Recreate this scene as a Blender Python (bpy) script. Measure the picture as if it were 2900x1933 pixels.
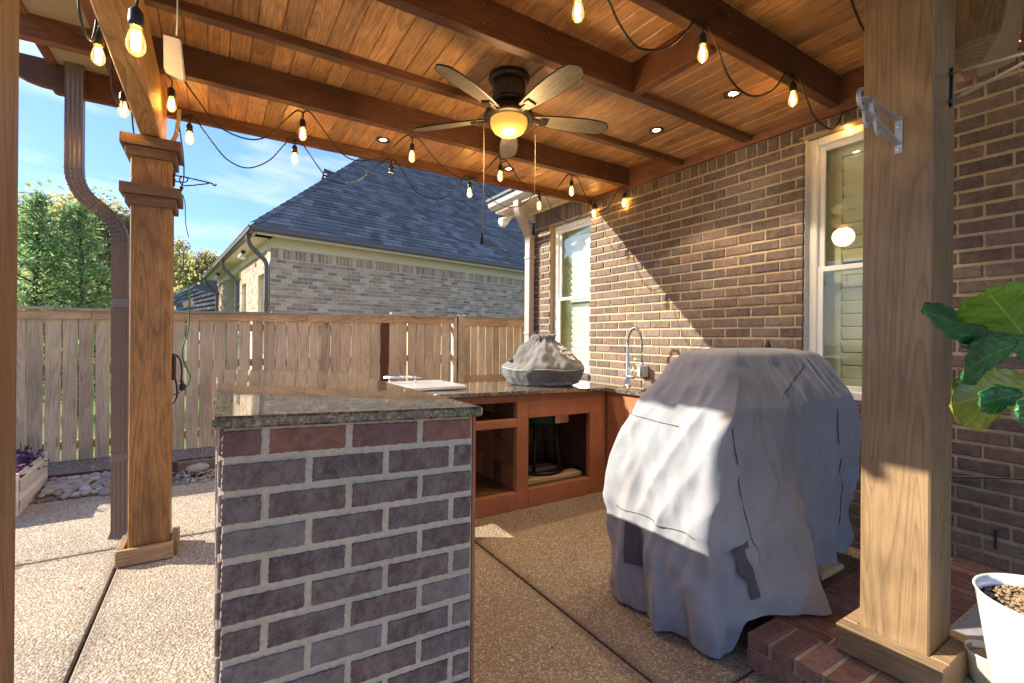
import bpy, math, random
from mathutils import Vector, Matrix, noise
R = random.Random(7)
S = bpy.context.scene
for o in list(bpy.data.objects): bpy.data.objects.remove(o)

# ---------------------------------------------------------------- camera
F, CX, CY, H = 1337.0, 1450.0, 957.0, 1.30
YAW, ROLL = math.radians(32.14), 0.008
FW = Vector((math.sin(YAW), math.cos(YAW), 0)); RT = Vector((math.cos(YAW), -math.sin(YAW), 0)); UP = Vector((0, 0, 1))
R2 = RT*math.cos(ROLL)+UP*math.sin(ROLL); U2 = UP*math.cos(ROLL)-RT*math.sin(ROLL)
EYE = Vector((0, 0, H))
cam = bpy.data.cameras.new('camera'); co = bpy.data.objects.new('camera', cam); S.collection.objects.link(co)
co.matrix_world = Matrix(((R2.x, U2.x, -FW.x, EYE.x), (R2.y, U2.y, -FW.y, EYE.y), (R2.z, U2.z, -FW.z, EYE.z), (0, 0, 0, 1)))
cam.sensor_width = 36; cam.lens = F/2900*36; cam.shift_y = -(966.5-CY)/2900; cam.clip_start = 0.05; cam.clip_end = 800
S.camera = co

# ---------------------------------------------------------------- sky, sun, exposure
SUN = Vector((1.0, -0.63, -0.656)).normalized()
w = bpy.data.worlds.new("World"); S.world = w; w.use_nodes = True
nt = w.node_tree; nt.nodes.clear()
def N(nt, t, **k):
    n = nt.nodes.new(t)
    for a, b in k.items():
        if a.startswith('i_'):
            n.inputs[a[2:].replace('_', ' ')].default_value = b
        else: setattr(n, a, b)
    return n
sky = N(nt, 'ShaderNodeTexSky', sky_type='NISHITA', sun_disc=False, sun_elevation=math.asin(-SUN.z),
        sun_rotation=math.atan2(-SUN.x, -SUN.y), air_density=1.0, dust_density=0.6, ozone_density=2.5)
tc = N(nt, 'ShaderNodeTexCoord'); mp = N(nt, 'ShaderNodeMapping'); mp.inputs['Scale'].default_value = (1.6, 1.6, 6.5)
cn = N(nt, 'ShaderNodeTexNoise'); cn.inputs['Scale'].default_value = 2.2; cn.inputs['Detail'].default_value = 8; cn.inputs['Roughness'].default_value = .55; cn.inputs['Distortion'].default_value = .5
cr = N(nt, 'ShaderNodeValToRGB'); cr.color_ramp.elements[0].position = .47; cr.color_ramp.elements[1].position = .78
mx = N(nt, 'ShaderNodeMixRGB'); mx.inputs['Color2'].default_value = (2.9, 3.0, 3.3, 1)
mul = N(nt, 'ShaderNodeMath', operation='MULTIPLY'); mul.inputs[1].default_value = .75
hs = N(nt, 'ShaderNodeHueSaturation'); hs.inputs['Saturation'].default_value = 1.12
bg = N(nt, 'ShaderNodeBackground'); bg.inputs['Strength'].default_value = 0.08
out = N(nt, 'ShaderNodeOutputWorld'); L = nt.links.new
L(tc.outputs['Generated'], mp.inputs['Vector']); L(mp.outputs[0], cn.inputs['Vector']); L(cn.outputs['Fac'], cr.inputs[0]); L(cr.outputs[0], mul.inputs[0])
L(mul.outputs[0], mx.inputs['Fac']); tint = N(nt, 'ShaderNodeMixRGB', blend_type='MULTIPLY'); tint.inputs['Fac'].default_value = 1; tint.inputs['Color2'].default_value = (.53, .66, 1.0, 1); L(sky.outputs[0], tint.inputs['Color1']); gm = N(nt, 'ShaderNodeGamma'); gm.inputs['Gamma'].default_value = .72; L(tint.outputs[0], gm.inputs['Color']); L(gm.outputs[0], hs.inputs['Color']); L(hs.outputs[0], mx.inputs['Color1']); L(mx.outputs[0], bg.inputs['Color']); L(bg.outputs[0], out.inputs[0])
sl = bpy.data.lights.new('sun', 'SUN'); sl.energy = 2.0; sl.angle = math.radians(.53); sl.color = (1, .92, .77)
so = bpy.data.objects.new('sun', sl); S.collection.objects.link(so); so.rotation_euler = SUN.to_track_quat('-Z', 'Y').to_euler(); so.location = (-20, 12, 14)
S.view_settings.view_transform = 'Standard'; S.view_settings.look = 'None'; S.view_settings.gamma = 1
S.view_settings.use_curve_mapping = False; S.view_settings.exposure = 2.55
S.cycles.max_bounces = 10; S.cycles.diffuse_bounces = 6; S.cycles.glossy_bounces = 4; S.cycles.transparent_max_bounces = 16
S.cycles.sample_clamp_indirect = 0; S.cycles.blur_glossy = 0.1; S.cycles.caustics_reflective = True

# ---------------------------------------------------------------- placing: a point of the photograph put on a real plane of the place
DD = 2900/2352.0
def ray(x, y): return FW+R2*((x-CX)/F)-U2*((y-CY)/F)
def aX(x, y, c): d = ray(x, y); return EYE+d*(c/d.x)
def aY(x, y, c): d = ray(x, y); return EYE+d*(c/d.y)
def aZ(x, y, c): d = ray(x, y); return EYE+d*((c-H)/d.z)
def proj(p):
    q = Vector(p)-EYE; z = q.dot(FW)
    if z < .05: return None
    return (CX+F*q.dot(R2)/z, CY-F*q.dot(U2)/z, z)

# ---------------------------------------------------------------- mesh helpers
COL = S.collection
class MB:
    def __init__(s): s.v = []; s.f = []
    def add(s, vs, fs, M=None):
        n = len(s.v)
        s.v += [tuple(M @ Vector(v)) if M is not None else tuple(v) for v in vs]
        s.f += [tuple(i+n for i in f) for f in fs]; return s
    def box(s, a, b, c=0.0, M=None):
        a, b = [min(p, q) for p, q in zip(a, b)], [max(p, q) for p, q in zip(a, b)]
        if c <= 0:
            vs = [(x, y, z) for x in (a[0], b[0]) for y in (a[1], b[1]) for z in (a[2], b[2])]
            return s.add(vs, [(0, 1, 3, 2), (4, 6, 7, 5), (0, 4, 5, 1), (2, 3, 7, 6), (0, 2, 6, 4), (1, 5, 7, 3)], M)
        c = min(c, *[(q-p)*.45 for p, q in zip(a, b)])
        vs = []; ix = {}
        for i in (0, 1):
            for j in (0, 1):
                for k in (0, 1):
                    P = (a[0] if i == 0 else b[0], a[1] if j == 0 else b[1], a[2] if k == 0 else b[2])
                    sg = (1-2*i, 1-2*j, 1-2*k)
                    for ax in range(3):
                        q = [P[m]+(0 if m == ax else sg[m]*c) for m in range(3)]
                        ix[(i, j, k, ax)] = len(vs); vs.append(tuple(q))
        fs = []
        for ax in range(3):
            o1, o2 = [m for m in range(3) if m != ax]
            for sd in (0, 1):
                q = []
                for u, v in ((0, 0), (1, 0), (1, 1), (0, 1)):
                    t = [0, 0, 0]; t[ax] = sd; t[o1] = u; t[o2] = v; q.append(ix[(*t, ax)])
                fs.append(tuple(q))
            for u in (0, 1):
                for v in (0, 1):
                    q = []
                    for e, m in ((0, o1), (1, o1), (1, o2), (0, o2)):
                        t = [0, 0, 0]; t[ax] = e; t[o1] = u; t[o2] = v; q.append(ix[(*t, m)])
                    fs.append(tuple(q))
        for i in (0, 1):
            for j in (0, 1):
                for k in (0, 1): fs.append(tuple(ix[(i, j, k, m)] for m in range(3)))
        return s.add(vs, fs, M)
    def tube(s, pts, r, n=6, cap=True):
        pts = [Vector(p) for p in pts]; rr = r if isinstance(r, (list, tuple)) else [r]*len(pts)
        base = len(s.v); ref = None
        for i, p in enumerate(pts):
            t = (pts[min(i+1, len(pts)-1)]-pts[max(i-1, 0)])
            t = t.normalized() if t.length > 1e-9 else UP
            if ref is None:
                ref = t.orthogonal().normalized()
            else:
                ref = (ref-t*ref.dot(t)); ref = ref.normalized() if ref.length > 1e-6 else t.orthogonal().normalized()
            b = t.cross(ref)
            for k in range(n):
                a = 2*math.pi*k/n; s.v.append(tuple(p+(ref*math.cos(a)+b*math.sin(a))*rr[i]))
        for i in range(len(pts)-1):
            for k in range(n):
                a = base+i*n+k; b2 = base+i*n+(k+1) % n; s.f.append((a, b2, b2+n, a+n))
        if cap:
            s.f.append(tuple(base+k for k in range(n))[::-1]); s.f.append(tuple(base+(len(pts)-1)*n+k for k in range(n)))
        return s
    def lathe(s, prof, c=(0, 0, 0), n=24, M=None, cap=True):
        vs = []; fs = []
        for r, z in prof:
            for k in range(n):
                a = 2*math.pi*k/n; vs.append((c[0]+r*math.cos(a), c[1]+r*math.sin(a), c[2]+z))
        for i in range(len(prof)-1):
            for k in range(n):
                a = i*n+k; b = i*n+(k+1) % n; fs.append((a, b, b+n, a+n))
        if cap:
            fs.append(tuple(range(n))[::-1]); fs.append(tuple((len(prof)-1)*n+k for k in range(n)))
        return s.add(vs, fs, M)
    def prism(s, poly, a, b, M=None):      # polygon given as (p,q) extruded from a to b along the third axis (x,z,y order: p->x, q->z, extrude y)
        n = len(poly); vs = [(p, a, q) for p, q in poly]+[(p, b, q) for p, q in poly]
        fs = [tuple(range(n)), tuple(range(2*n-1, n-1, -1))]+[(i, i+n, (i+1) % n+n, (i+1) % n) for i in range(n)]
        return s.add(vs, fs, M)
    def mesh(s, name, mat, smooth=False):
        m = bpy.data.meshes.new(name); m.from_pydata(s.v, [], s.f); m.materials.append(mat)
        if smooth: m.shade_smooth() if hasattr(m, 'shade_smooth') else [setattr(p, 'use_smooth', True) for p in m.polygons]
        m.validate(); m.update()
        bmfix(m)
        return m
    def obj(s, name, mat, parent=None, smooth=False, loc=None, M=None, center=False):
        off = Vector((0, 0, 0))
        if center and s.v:
            off = sum((Vector(v) for v in s.v), Vector())/len(s.v); s.v = [tuple(Vector(v)-off) for v in s.v]
        o = bpy.data.objects.new(name, s.mesh(name, mat, smooth)); COL.objects.link(o)
        if center: o.location = off
        if loc is not None: o.location = loc
        if M is not None: o.matrix_world = M
        if parent: par(o, parent)
        return o
import bmesh
def bmfix(m):
    bm = bmesh.new(); bm.from_mesh(m); bmesh.ops.recalc_face_normals(bm, faces=bm.faces); bm.to_mesh(m); bm.free()
def world_of(o):
    m = o.matrix_parent_inverse @ o.matrix_basis if o.parent else o.matrix_basis.copy()
    return world_of(o.parent) @ m if o.parent else m
def par(o, p):
    o.parent = p; o.matrix_parent_inverse = world_of(p).inverted()
def inst(name, mesh, parent, M):
    o = bpy.data.objects.new(name, mesh); COL.objects.link(o); o.matrix_basis = M
    if parent: par(o, parent)
    return o
def thing(name, label, cat, loc=(0, 0, 0), group=None):
    o = bpy.data.objects.new(name, None); o.empty_display_size = .1; COL.objects.link(o); o.location = loc
    o['label'] = label; o['category'] = cat
    if group: o['group'] = group
    return o
def tag(o, label, cat, group=None):
    o['label'] = label; o['category'] = cat
    if group: o['group'] = group
    return o
def struct(o): o['kind'] = 'structure'; return o
def stuff(o): o['kind'] = 'stuff'; return o
def copy_thing(t, dM, label):
    r = t.copy(); COL.objects.link(r); r.location = dM; r['label'] = label
    for c in list(t.children):
        d = c.copy(); COL.objects.link(d); d.parent = r
        for g in list(c.children):
            e = g.copy(); COL.objects.link(e); e.parent = d
    return r
def catmull(P, n=6):
    P = [Vector(p) for p in P]; Q = [P[0]*2-P[1]]+P+[P[-1]*2-P[-2]]; o = []
    for i in range(1, len(Q)-2):
        a, b, c, d = Q[i-1:i+3]
        for k in range(n):
            t = k/n; o.append(.5*((2*b)+(c-a)*t+(2*a-5*b+4*c-d)*t*t+(3*b-a-3*c+d)*t**3))
    o.append(P[-1]); return o

# ---------------------------------------------------------------- materials
MATS = {}
class MT:
    def __init__(s, name, rough=.6, metal=0, spec=.5):
        s.m = bpy.data.materials.new(name); s.m.use_nodes = True; s.t = s.m.node_tree; s.n = s.t.nodes; s.l = s.t.links.new
        s.p = s.n['Principled BSDF']; s.p.inputs['Roughness'].default_value = rough; s.p.inputs['Metallic'].default_value = metal
        s.p.inputs['Specular IOR Level'].default_value = spec; MATS[name] = s.m
    def N(s, t, **k): return N(s.t, t, **k)
    def rnd(s):     # one number per object and per loose piece
        a = s.N('ShaderNodeObjectInfo'); b = s.N('ShaderNodeNewGeometry'); c = s.N('ShaderNodeMath', operation='ADD'); d = s.N('ShaderNodeMath', operation='FRACT')
        s.l(a.outputs['Random'], c.inputs[0]); s.l(b.outputs['Random Per Island'], c.inputs[1]); s.l(c.outputs[0], d.inputs[0]); return d.outputs[0]
    def coord(s, scale=(1, 1, 1), jitter=True, rnd=None):
        t = s.N('ShaderNodeTexCoord'); v = t.outputs['Object']
        if jitter:
            r = rnd or s.rnd(); k = s.N('ShaderNodeVectorMath', operation='SCALE'); k.inputs[0].default_value = (31.7, 17.3, 53.9); s.l(r, k.inputs['Scale'])
            a = s.N('ShaderNodeVectorMath', operation='ADD'); s.l(v, a.inputs[0]); s.l(k.outputs[0], a.inputs[1]); v = a.outputs[0]
        m = s.N('ShaderNodeMapping'); m.inputs['Scale'].default_value = scale; s.l(v, m.inputs['Vector']); return m.outputs[0]
    def noise(s, v, scale, det=5, ro=.55, dist=0):
        n = s.N('ShaderNodeTexNoise'); n.inputs['Scale'].default_value = scale; n.inputs['Detail'].default_value = det; n.inputs['Roughness'].default_value = ro; n.inputs['Distortion'].default_value = dist
        s.l(v, n.inputs['Vector']); return n.outputs['Fac']
    def voro(s, v, scale, feat='F1', out='Distance', rand=1):
        n = s.N('ShaderNodeTexVoronoi', feature=feat); n.inputs['Scale'].default_value = scale; n.inputs['Randomness'].default_value = rand; s.l(v, n.inputs['Vector']); return n.outputs[out]
    def ramp(s, f, stops, interp='LINEAR'):
        r = s.N('ShaderNodeValToRGB'); e = r.color_ramp.elements; r.color_ramp.interpolation = interp
        while len(e) > 1: e.remove(e[-1])
        for i, (p, c) in enumerate(stops):
            if not isinstance(c, tuple): c = (c, c, c)
            x = e[0] if i == 0 else e.new(p)
            x.position = p; x.color = (*c[:3], 1)
        s.l(f, r.inputs[0]); return r.outputs[0]
    def mix(s, f, a, b, mode='MIX'):
        m = s.N('ShaderNodeMixRGB', blend_type=mode)
        for k, q in (('Fac', f), ('Color1', a), ('Color2', b)):
            if isinstance(q, (int, float)): m.inputs[k].default_value = q if k == 'Fac' else (q, q, q, 1)
            elif isinstance(q, tuple): m.inputs[k].default_value = (*q[:3], 1)
            else: s.l(q, m.inputs[k])
        return m.outputs[0]
    def math(s, op, a, b=0.0):
        m = s.N('ShaderNodeMath', operation=op)
        for k, q in ((0, a), (1, b)):
            if isinstance(q, (int, float)): m.inputs[k].default_value = q
            else: s.l(q, m.inputs[k])
        return m.outputs[0]
    def col(s, c):
        if isinstance(c, tuple): s.p.inputs['Base Color'].default_value = (*c, 1)
        else: s.l(c, s.p.inputs['Base Color'])
    def bump(s, h, dist=.002, strength=.6):
        b = s.N('ShaderNodeBump'); b.inputs['Distance'].default_value = dist; b.inputs['Strength'].default_value = strength; s.l(h, b.inputs['Height']); s.l(b.outputs[0], s.p.inputs['Normal'])
    def rough(s, v): s.l(v, s.p.inputs['Roughness'])

def plain(name, c, rough=.5, metal=0, var=.12, bump=0.0, scale=30, spec=.5):
    s = MT(name, rough, metal, spec); v = s.coord(jitter=False); n = s.noise(v, scale, 4)
    s.col(s.mix(1, c, s.ramp(n, [(.25, 1-var), (.75, 1+var)]), 'MULTIPLY'))
    if bump: s.bump(n, bump, .8)
    return s.m
def wood(name, dark, mid, light, axis='Y', rough=.6, ring=1.0, dist=.0012, knots=True, var=.25, spec=.4, stain=None, film=0):
    s = MT(name, rough, 0, spec); r = s.rnd()
    k = {'X': (.07, 1, 1), 'Y': (1, .07, 1), 'Z': (1, 1, .07)}[axis]
    v = s.coord(k, rnd=r)
    warp = s.noise(v, 5.5, 2, .5, .6)                       # cathedral figure: contour lines of a stretched noise
    rings = s.math('FRACT', s.math('MULTIPLY', warp, 24.0))
    rr = s.ramp(rings, [(0, 0.05), (.12, .5), (.5, 1.0), (.86, .9), (1, .05)])
    fine = s.noise(v, 120, 4, .7)
    base = s.ramp(fine, [(.25, dark), (.5, mid), (.78, light)])
    c = s.mix(min(.85, .42*ring), base, s.mix(1, base, rr, 'MULTIPLY'))
    if knots:
        v2 = s.coord({'X': (.5, 1, 1), 'Y': (1, .5, 1), 'Z': (1, 1, .5)}[axis], rnd=r)
        kd = s.voro(v2, 3.2); kk = s.ramp(kd, [(.04, .25), (.085, .75), (.13, 1)])
        c = s.mix(.75, c, s.mix(1, c, kk, 'MULTIPLY'))
    blot = s.noise(s.coord((1, 1, 1), rnd=r), 2.6, 3, .6); c = s.mix(1, c, s.ramp(blot, [(.3, .72), (.7, 1.18)]), 'MULTIPLY')
    c = s.mix(1, c, s.ramp(r, [(0, 1-var), (1, 1+var)]), 'MULTIPLY')
    if stain:
        st = s.noise(s.coord({'X': (.3, 1, 1), 'Y': (1, .3, 1), 'Z': (1, 1, .3)}[axis], rnd=r), 3.5, 5, .65)
        c = s.mix(s.ramp(st, [(.5, 0.0), (.66, .75)]), c, stain)
    s.col(c); s.bump(s.mix(.4, fine, rr), dist, .7)
    return s.m

PLANK = wood('ceiling_stain', (.29, .132, .048), (.49, .25, .094), (.64, .375, .165), 'Y', .42, 1.0, .0012, spec=.5, var=.22)
BEAMX = wood('beam_stain', (.085, .034, .015), (.145, .058, .025), (.22, .095, .042), 'X', .55, .8, .0012, var=.12, stain=(.07, .038, .024))
BEAMY = wood('header_stain', (.28, .13, .04), (.48, .25, .085), (.64, .37, .15), 'Y', .55, 1.0, .0016, var=.08)
LEDG = wood('ledger_stain', (.13, .052, .026), (.22, .092, .045), (.31, .145, .072), 'Y', .55, .8, .001, var=.1)
POSTL = wood('post_stain', (.20, .088, .028), (.38, .18, .055), (.54, .29, .10), 'Z', .5, .95, .0012, var=.06, stain=(.13, .065, .033))
POSTR = wood('weathered_post_stain', (.20, .125, .062), (.265, .168, .085), (.33, .215, .108), 'Z', .45, .8, .0005, var=.05, knots=False)
TRIMX = wood('trim_stain', (.12, .06, .03), (.21, .11, .055), (.30, .165, .085), 'X', .55, .8, .001, var=.1)
TRIMY = wood('plinth_stain', (.20, .125, .062), (.31, .20, .105), (.40, .28, .15), 'Y', .55, .6, .001, var=.1)
FENCE = wood('weathered_cedar', (.44, .325, .205), (.68, .525, .345), (.80, .655, .46), 'Z', .8, .6, .0015, var=.16, spec=.2)
FENCEX = wood('weathered_cedar_rail', (.38, .24, .13), (.62, .42, .245), (.74, .55, .36), 'X', .8, .8, .0015, var=.12, spec=.2)
CAPX = wood('grey_fence_cap_wood', (.28, .245, .20), (.46, .405, .335), (.58, .52, .44), 'X', .85, .8, .0015, var=.1, spec=.2)
DARKPICK = wood('dark_picket_wood', (.09, .04, .02), (.16, .075, .04), (.23, .12, .07), 'Z', .8, .8, .0015, spec=.2)
RAWPINE = wood('raw_pine', (.40, .27, .15), (.55, .38, .22), (.66, .49, .32), 'X', .6, .7, .0006)
TILE = wood('wood_look_tile', (.10, .045, .02), (.19, .09, .04), (.29, .15, .075), 'X', .35, .8, .0003, var=.3, knots=False)
BLADE = wood('weathered_blade_wood', (.10, .080, .055), (.18, .145, .10), (.26, .21, .145), 'X', .5, .8, .0004, var=.05, knots=False)
BARREL = wood('dark_barrel_wood', (.02, .015, .008), (.05, .036, .018), (.09, .065, .03), 'Z', .5, .8, .0004, knots=False)

def brickmat(name, cols, film=.35, filmc=(.32, .29, .29), dist=.002):
    s = MT(name, .85, 0, .25); r = s.rnd(); v = s.coord(rnd=r)
    c = s.ramp(r, [(i/len(cols), q) for i, q in enumerate(cols)], 'CONSTANT')
    n1 = s.noise(v, 34, 9, .8, 0); n2 = s.noise(v, 150, 4, .75); n3 = s.noise(s.coord((1.2, 1, .8), rnd=r), 17, 9, .85, 0)
    c = s.mix(1, c, s.ramp(n1, [(.3, .5), (.7, 1.5)]), 'MULTIPLY')
    c = s.mix(s.math('MULTIPLY', s.ramp(n3, [(.42, 0.0), (.66, 1.0)]), film), c, filmc); c = s.mix(s.ramp(n2, [(.24, .7), (.33, 0.0)]), c, (.03, .02, .018))
    c = s.mix(s.ramp(n2, [(.70, 0.0), (.78, .35)]), c, filmc)
    s.col(c); s.bump(s.mix(.5, n1, n2), dist, .8); return s.m
HBRICK = brickmat('house_brick', [(.105, .070, .056), (.135, .090, .068), (.085, .060, .052), (.165, .108, .082), (.115, .078, .064), (.15, .115, .095), (.095, .070, .062)], .45, (.25, .205, .175))
IBRICK = brickmat('island_brick', [(.115, .080, .076), (.135, .098, .092), (.098, .070, .068), (.155, .115, .108), (.125, .080, .074), (.175, .148, .138)], .6, (.31, .28, .255), .003)
RBRICK = brickmat('island_red_brick', [(.24, .11, .075), (.17, .09, .08)], .4, (.24, .18, .17), .003)
NBRICK = brickmat('neighbour_brick', [(.42, .28, .195), (.50, .35, .24), (.35, .235, .17), (.56, .41, .29), (.25, .185, .15), (.45, .30, .21), (.40, .27, .19), (.62, .49, .37)], .4, (.62, .51, .39))
PBRICK = brickmat('paver_brick', [(.20, .095, .07), (.25, .13, .10), (.17, .085, .07)], .45, (.24, .17, .14))
def mortar(name, c, dist=.002):
    s = MT(name, .95, 0, .15); v = s.coord(jitter=False); n = s.noise(v, 60, 6, .7); m = s.noise(v, 3, 4)
    s.col(s.mix(1, s.mix(1, c, s.ramp(n, [(.3, .8), (.7, 1.15)]), 'MULTIPLY'), s.ramp(m, [(.3, .85), (.7, 1.1)]), 'MULTIPLY')); s.bump(n, dist, 1); return s.m
HMORT = mortar('tan_mortar', (.41, .325, .205)); IMORT = mortar('grey_mortar', (.53, .465, .365)); NMORT = mortar('neighbour_mortar', (.72, .59, .44)); PMORT = mortar('paver_mortar', (.44, .34, .24))

def aggregate(name):
    s = MT(name, .8, 0, .3); v = s.coord(jitter=False)
    cell = s.voro(v, 105, 'F1', 'Color'); d = s.voro(v, 105); d2 = s.voro(v, 240, 'F1', 'Color')
    sep = s.N('ShaderNodeSeparateColor'); s.l(cell, sep.inputs[0])
    peb = s.ramp(sep.outputs[0], [(0, (.24, .185, .13)), (.2, (.46, .385, .29)), (.45, (.57, .495, .385)), (.7, (.40, .325, .235)), (.88, (.65, .60, .50)), (1, (.78, .74, .66))])
    sep2 = s.N('ShaderNodeSeparateColor'); s.l(d2, sep2.inputs[0])
    c = s.mix(s.ramp(d, [(.35, 0.0), (.62, .8)]), peb, s.ramp(sep2.outputs[0], [(0, (.20, .145, .10)), (1, (.38, .30, .22))]))
    big = s.noise(v, .9, 5, .6, .3); c = s.mix(1, c, s.ramp(big, [(.3, (.80, .76, .72)), (.55, (1, .98, .95)), (.75, (1.1, 1.02, .92))]), 'MULTIPLY')
    # same concrete throughout; shade of the covered middle is painted into its colour
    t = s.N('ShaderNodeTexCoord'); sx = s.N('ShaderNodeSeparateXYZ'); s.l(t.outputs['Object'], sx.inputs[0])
    painted_shade = s.math('ADD', sx.outputs['X'], s.math('MULTIPLY', s.noise(v, 2.2, 3), .5))
    c = s.mix(s.ramp(painted_shade, [(.85, 0.0), (1.15, .8)]), c, s.mix(1, c, (.66, .625, .585), 'MULTIPLY'))
    stn = s.noise(v, 3.1, 4, .6); c = s.mix(s.ramp(stn, [(.66, 0.0), (.74, .5)]), c, (.10, .065, .045))
    wx = s.math('ABSOLUTE', s.math('SUBTRACT', sx.outputs['X'], -.463)); wy = s.math('ABSOLUTE', s.math('SUBTRACT', sx.outputs['Y'], 3.715)); wz = s.math('ABSOLUTE', s.math('SUBTRACT', sx.outputs['X'], 1.415))
    near = s.math('ADD', s.math('MINIMUM', s.math('MINIMUM', wx, wy), wz), s.math('MULTIPLY', s.noise(v, 7, 5, .7), .12))
    c = s.mix(s.ramp(near, [(.06, .55), (.12, 0.0)]), c, (.13, .10, .07))
    s.col(c); s.bump(s.math('SUBTRACT', 1.0, d), .004, 1); return s.m
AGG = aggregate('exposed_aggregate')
def granite():
    s = MT('polished_granite', .04, 0, 1.0); s.p.inputs['Coat Weight'].default_value = .25; s.p.inputs['Coat IOR'].default_value = 1.5; s.p.inputs['Coat Roughness'].default_value = .03; v = s.coord(jitter=False)
    a = s.noise(v, 85, 6, .75, .5); b = s.noise(v, 26, 5, .7, .8); d = s.voro(v, 210)
    c = s.ramp(a, [(.34, (.02, .02, .018)), (.47, (.09, .075, .055)), (.56, (.24, .19, .13)), (.66, (.42, .35, .25))])
    c = s.mix(s.ramp(b, [(.36, .85), (.52, 0.0)]), c, (.03, .03, .03)); s.col(c)
    s.rough(s.ramp(b, [(.3, .035), (.7, .05)])); return s.m
GRAN = granite()
def fabric(name, c, c2, rough=.85, sheen=.2):
    s = MT(name, rough, 0, .2); v = s.coord(jitter=False); n = s.noise(v, 5, 5, .6, .3); f = s.noise(v, 260, 2); st = s.noise(s.coord((1.6, 1.6, .5), jitter=False), 4, 5, .6, .6)
    q = s.mix(s.ramp(n, [(.35, 0.0), (.7, 1.0)]), c, c2); q = s.mix(s.ramp(st, [(.52, 0.0), (.70, .5)]), q, (c2[0]*1.06, c2[1]*.86, c2[2]*.80))
    q = s.mix(.4, q, s.mix(1, q, s.ramp(f, [(.3, .7), (.7, 1.2)]), 'MULTIPLY'))
    s.col(q); s.bump(s.mix(.25, s.noise(v, 11, 5, .62, .9), f), .006, .6); s.p.inputs['Sheen Weight'].default_value = sheen; return s.m
COVER = fabric('faded_blue_grey_cover_cloth', (.235, .245, .268), (.30, .31, .33)); KCOVER = fabric('grey_kamado_cover_cloth', (.095, .097, .10), (.13, .132, .136)); STRAP = fabric('dark_strap_webbing', (.07, .065, .08), (.10, .09, .11))
def stucco():
    s = MT('terracotta_stucco', .7, 0, .25); v = s.coord(jitter=False); a = s.noise(v, 40, 6, .7, .6); b = s.noise(v, 3.3, 4); d = s.noise(v, 14, 4, .6, 1.5)
    c = s.mix(1, (.35, .135, .065), s.ramp(b, [(.3, .78), (.7, 1.12)]), 'MULTIPLY'); c = s.mix(1, c, s.ramp(a, [(.3, .9), (.75, 1.15)]), 'MULTIPLY')
    c = s.mix(s.ramp(s.noise(v, 34, 3, .5), [(.755, 0.0), (.775, .8)]), c, (.62, .52, .44)); s.col(c); s.bump(s.mix(.5, a, d), .003, .9); return s.m
STUC = stucco()
def shingle():
    s = MT('grey_shingle', .9, 0, .2); r = s.rnd(); v = s.coord(rnd=r); g = s.noise(v, 90, 3, .7)
    c = s.ramp(r, [(0, (.118, .110, .110)), (.3, (.165, .155, .153)), (.6, (.195, .184, .182)), (.85, (.265, .252, .248)), (1, (.15, .14, .138))])
    s.col(s.mix(1, c, s.ramp(g, [(.3, .75), (.7, 1.25)]), 'MULTIPLY')); s.bump(g, .003, .8); return s.m
SHING = shingle()
BROWN = plain('brown_gutter_paint', (.13, .10, .095), .38, .1, .06); DSP = plain('brown_downspout_paint', (.17, .145, .14), .35, .2, .08)
TANPAINT = plain('tan_trim_paint', (.66, .57, .43), .55, 0, .05); OLIVE = plain('olive_soffit_paint', (.30, .26, .17), .6, 0, .06); GUTTAN = plain('cream_gutter_paint', (.40, .365, .335), .35, .1, .04)
TAUPE = plain('taupe_downspout_paint', (.40, .34, .31), .4, .1, .06)
WHITE = plain('white_vinyl', (.80, .79, .74), .35, 0, .03); SLAT = plain('white_shutter_paint', (.82, .81, .76), .4, 0, .03); SASH = plain('green_white_sash', (.62, .66, .50), .4, 0, .04)
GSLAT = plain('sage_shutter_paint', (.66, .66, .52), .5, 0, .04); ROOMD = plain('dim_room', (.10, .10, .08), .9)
STEEL = plain('brushed_steel', (.62, .62, .62), .22, 1, .05); GALV = plain('galvanised_steel', (.42, .45, .50), .45, .7, .12, 0, 60); BLACKM = plain('black_metal', (.018, .018, .02), .4, .4, .1)
BLACKP = plain('black_plastic', (.02, .02, .022), .45, 0, .1); BRONZE = plain('dark_bronze', (.05, .038, .03), .4, .8, .2); CABLE = plain('black_cable', (.015, .015, .016), .5); GREY = plain('grey_plastic', (.34, .35, .31), .5, 0, .06)
WPOT = plain('white_glazed_pot', (.80, .80, .78), .18, 0, .02); PLASW = plain('white_translucent_plastic', (.66, .64, .60), .4); SOIL = plain('potting_soil', (.045, .032, .022), .95, 0, .5, .01, 80)
CONC = plain('porch_concrete', (.27, .27, .28), .85, 0, .15, .001, 25); EDGING = plain('dark_red_edging', (.10, .045, .055), .7, 0, .15); GRASSM = plain('lawn_green', (.11, .17, .035), .95, 0, .3, 0, 8)
BARK = plain('pine_bark', (.12, .085, .06), .9, 0, .3, .01, 20); LEADG = plain('dark_green_ceramic', (.012, .05, .03), .18, 0, .3, .002, 90); GWIRE = plain('green_wire', (.03, .16, .06), .5)
PLWHITE = plain('cream_planter_metal', (.80, .72, .60), .4, .1, .04); STONEM = None
PRINT = plain('white_print', (.80, .76, .70), .8); CORD = plain('tan_pull_cord', (.42, .32, .20), .8); DIRT = plain('gravelly_soil', (.22, .17, .12), .95, 0, .45, .01, 60)
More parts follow.
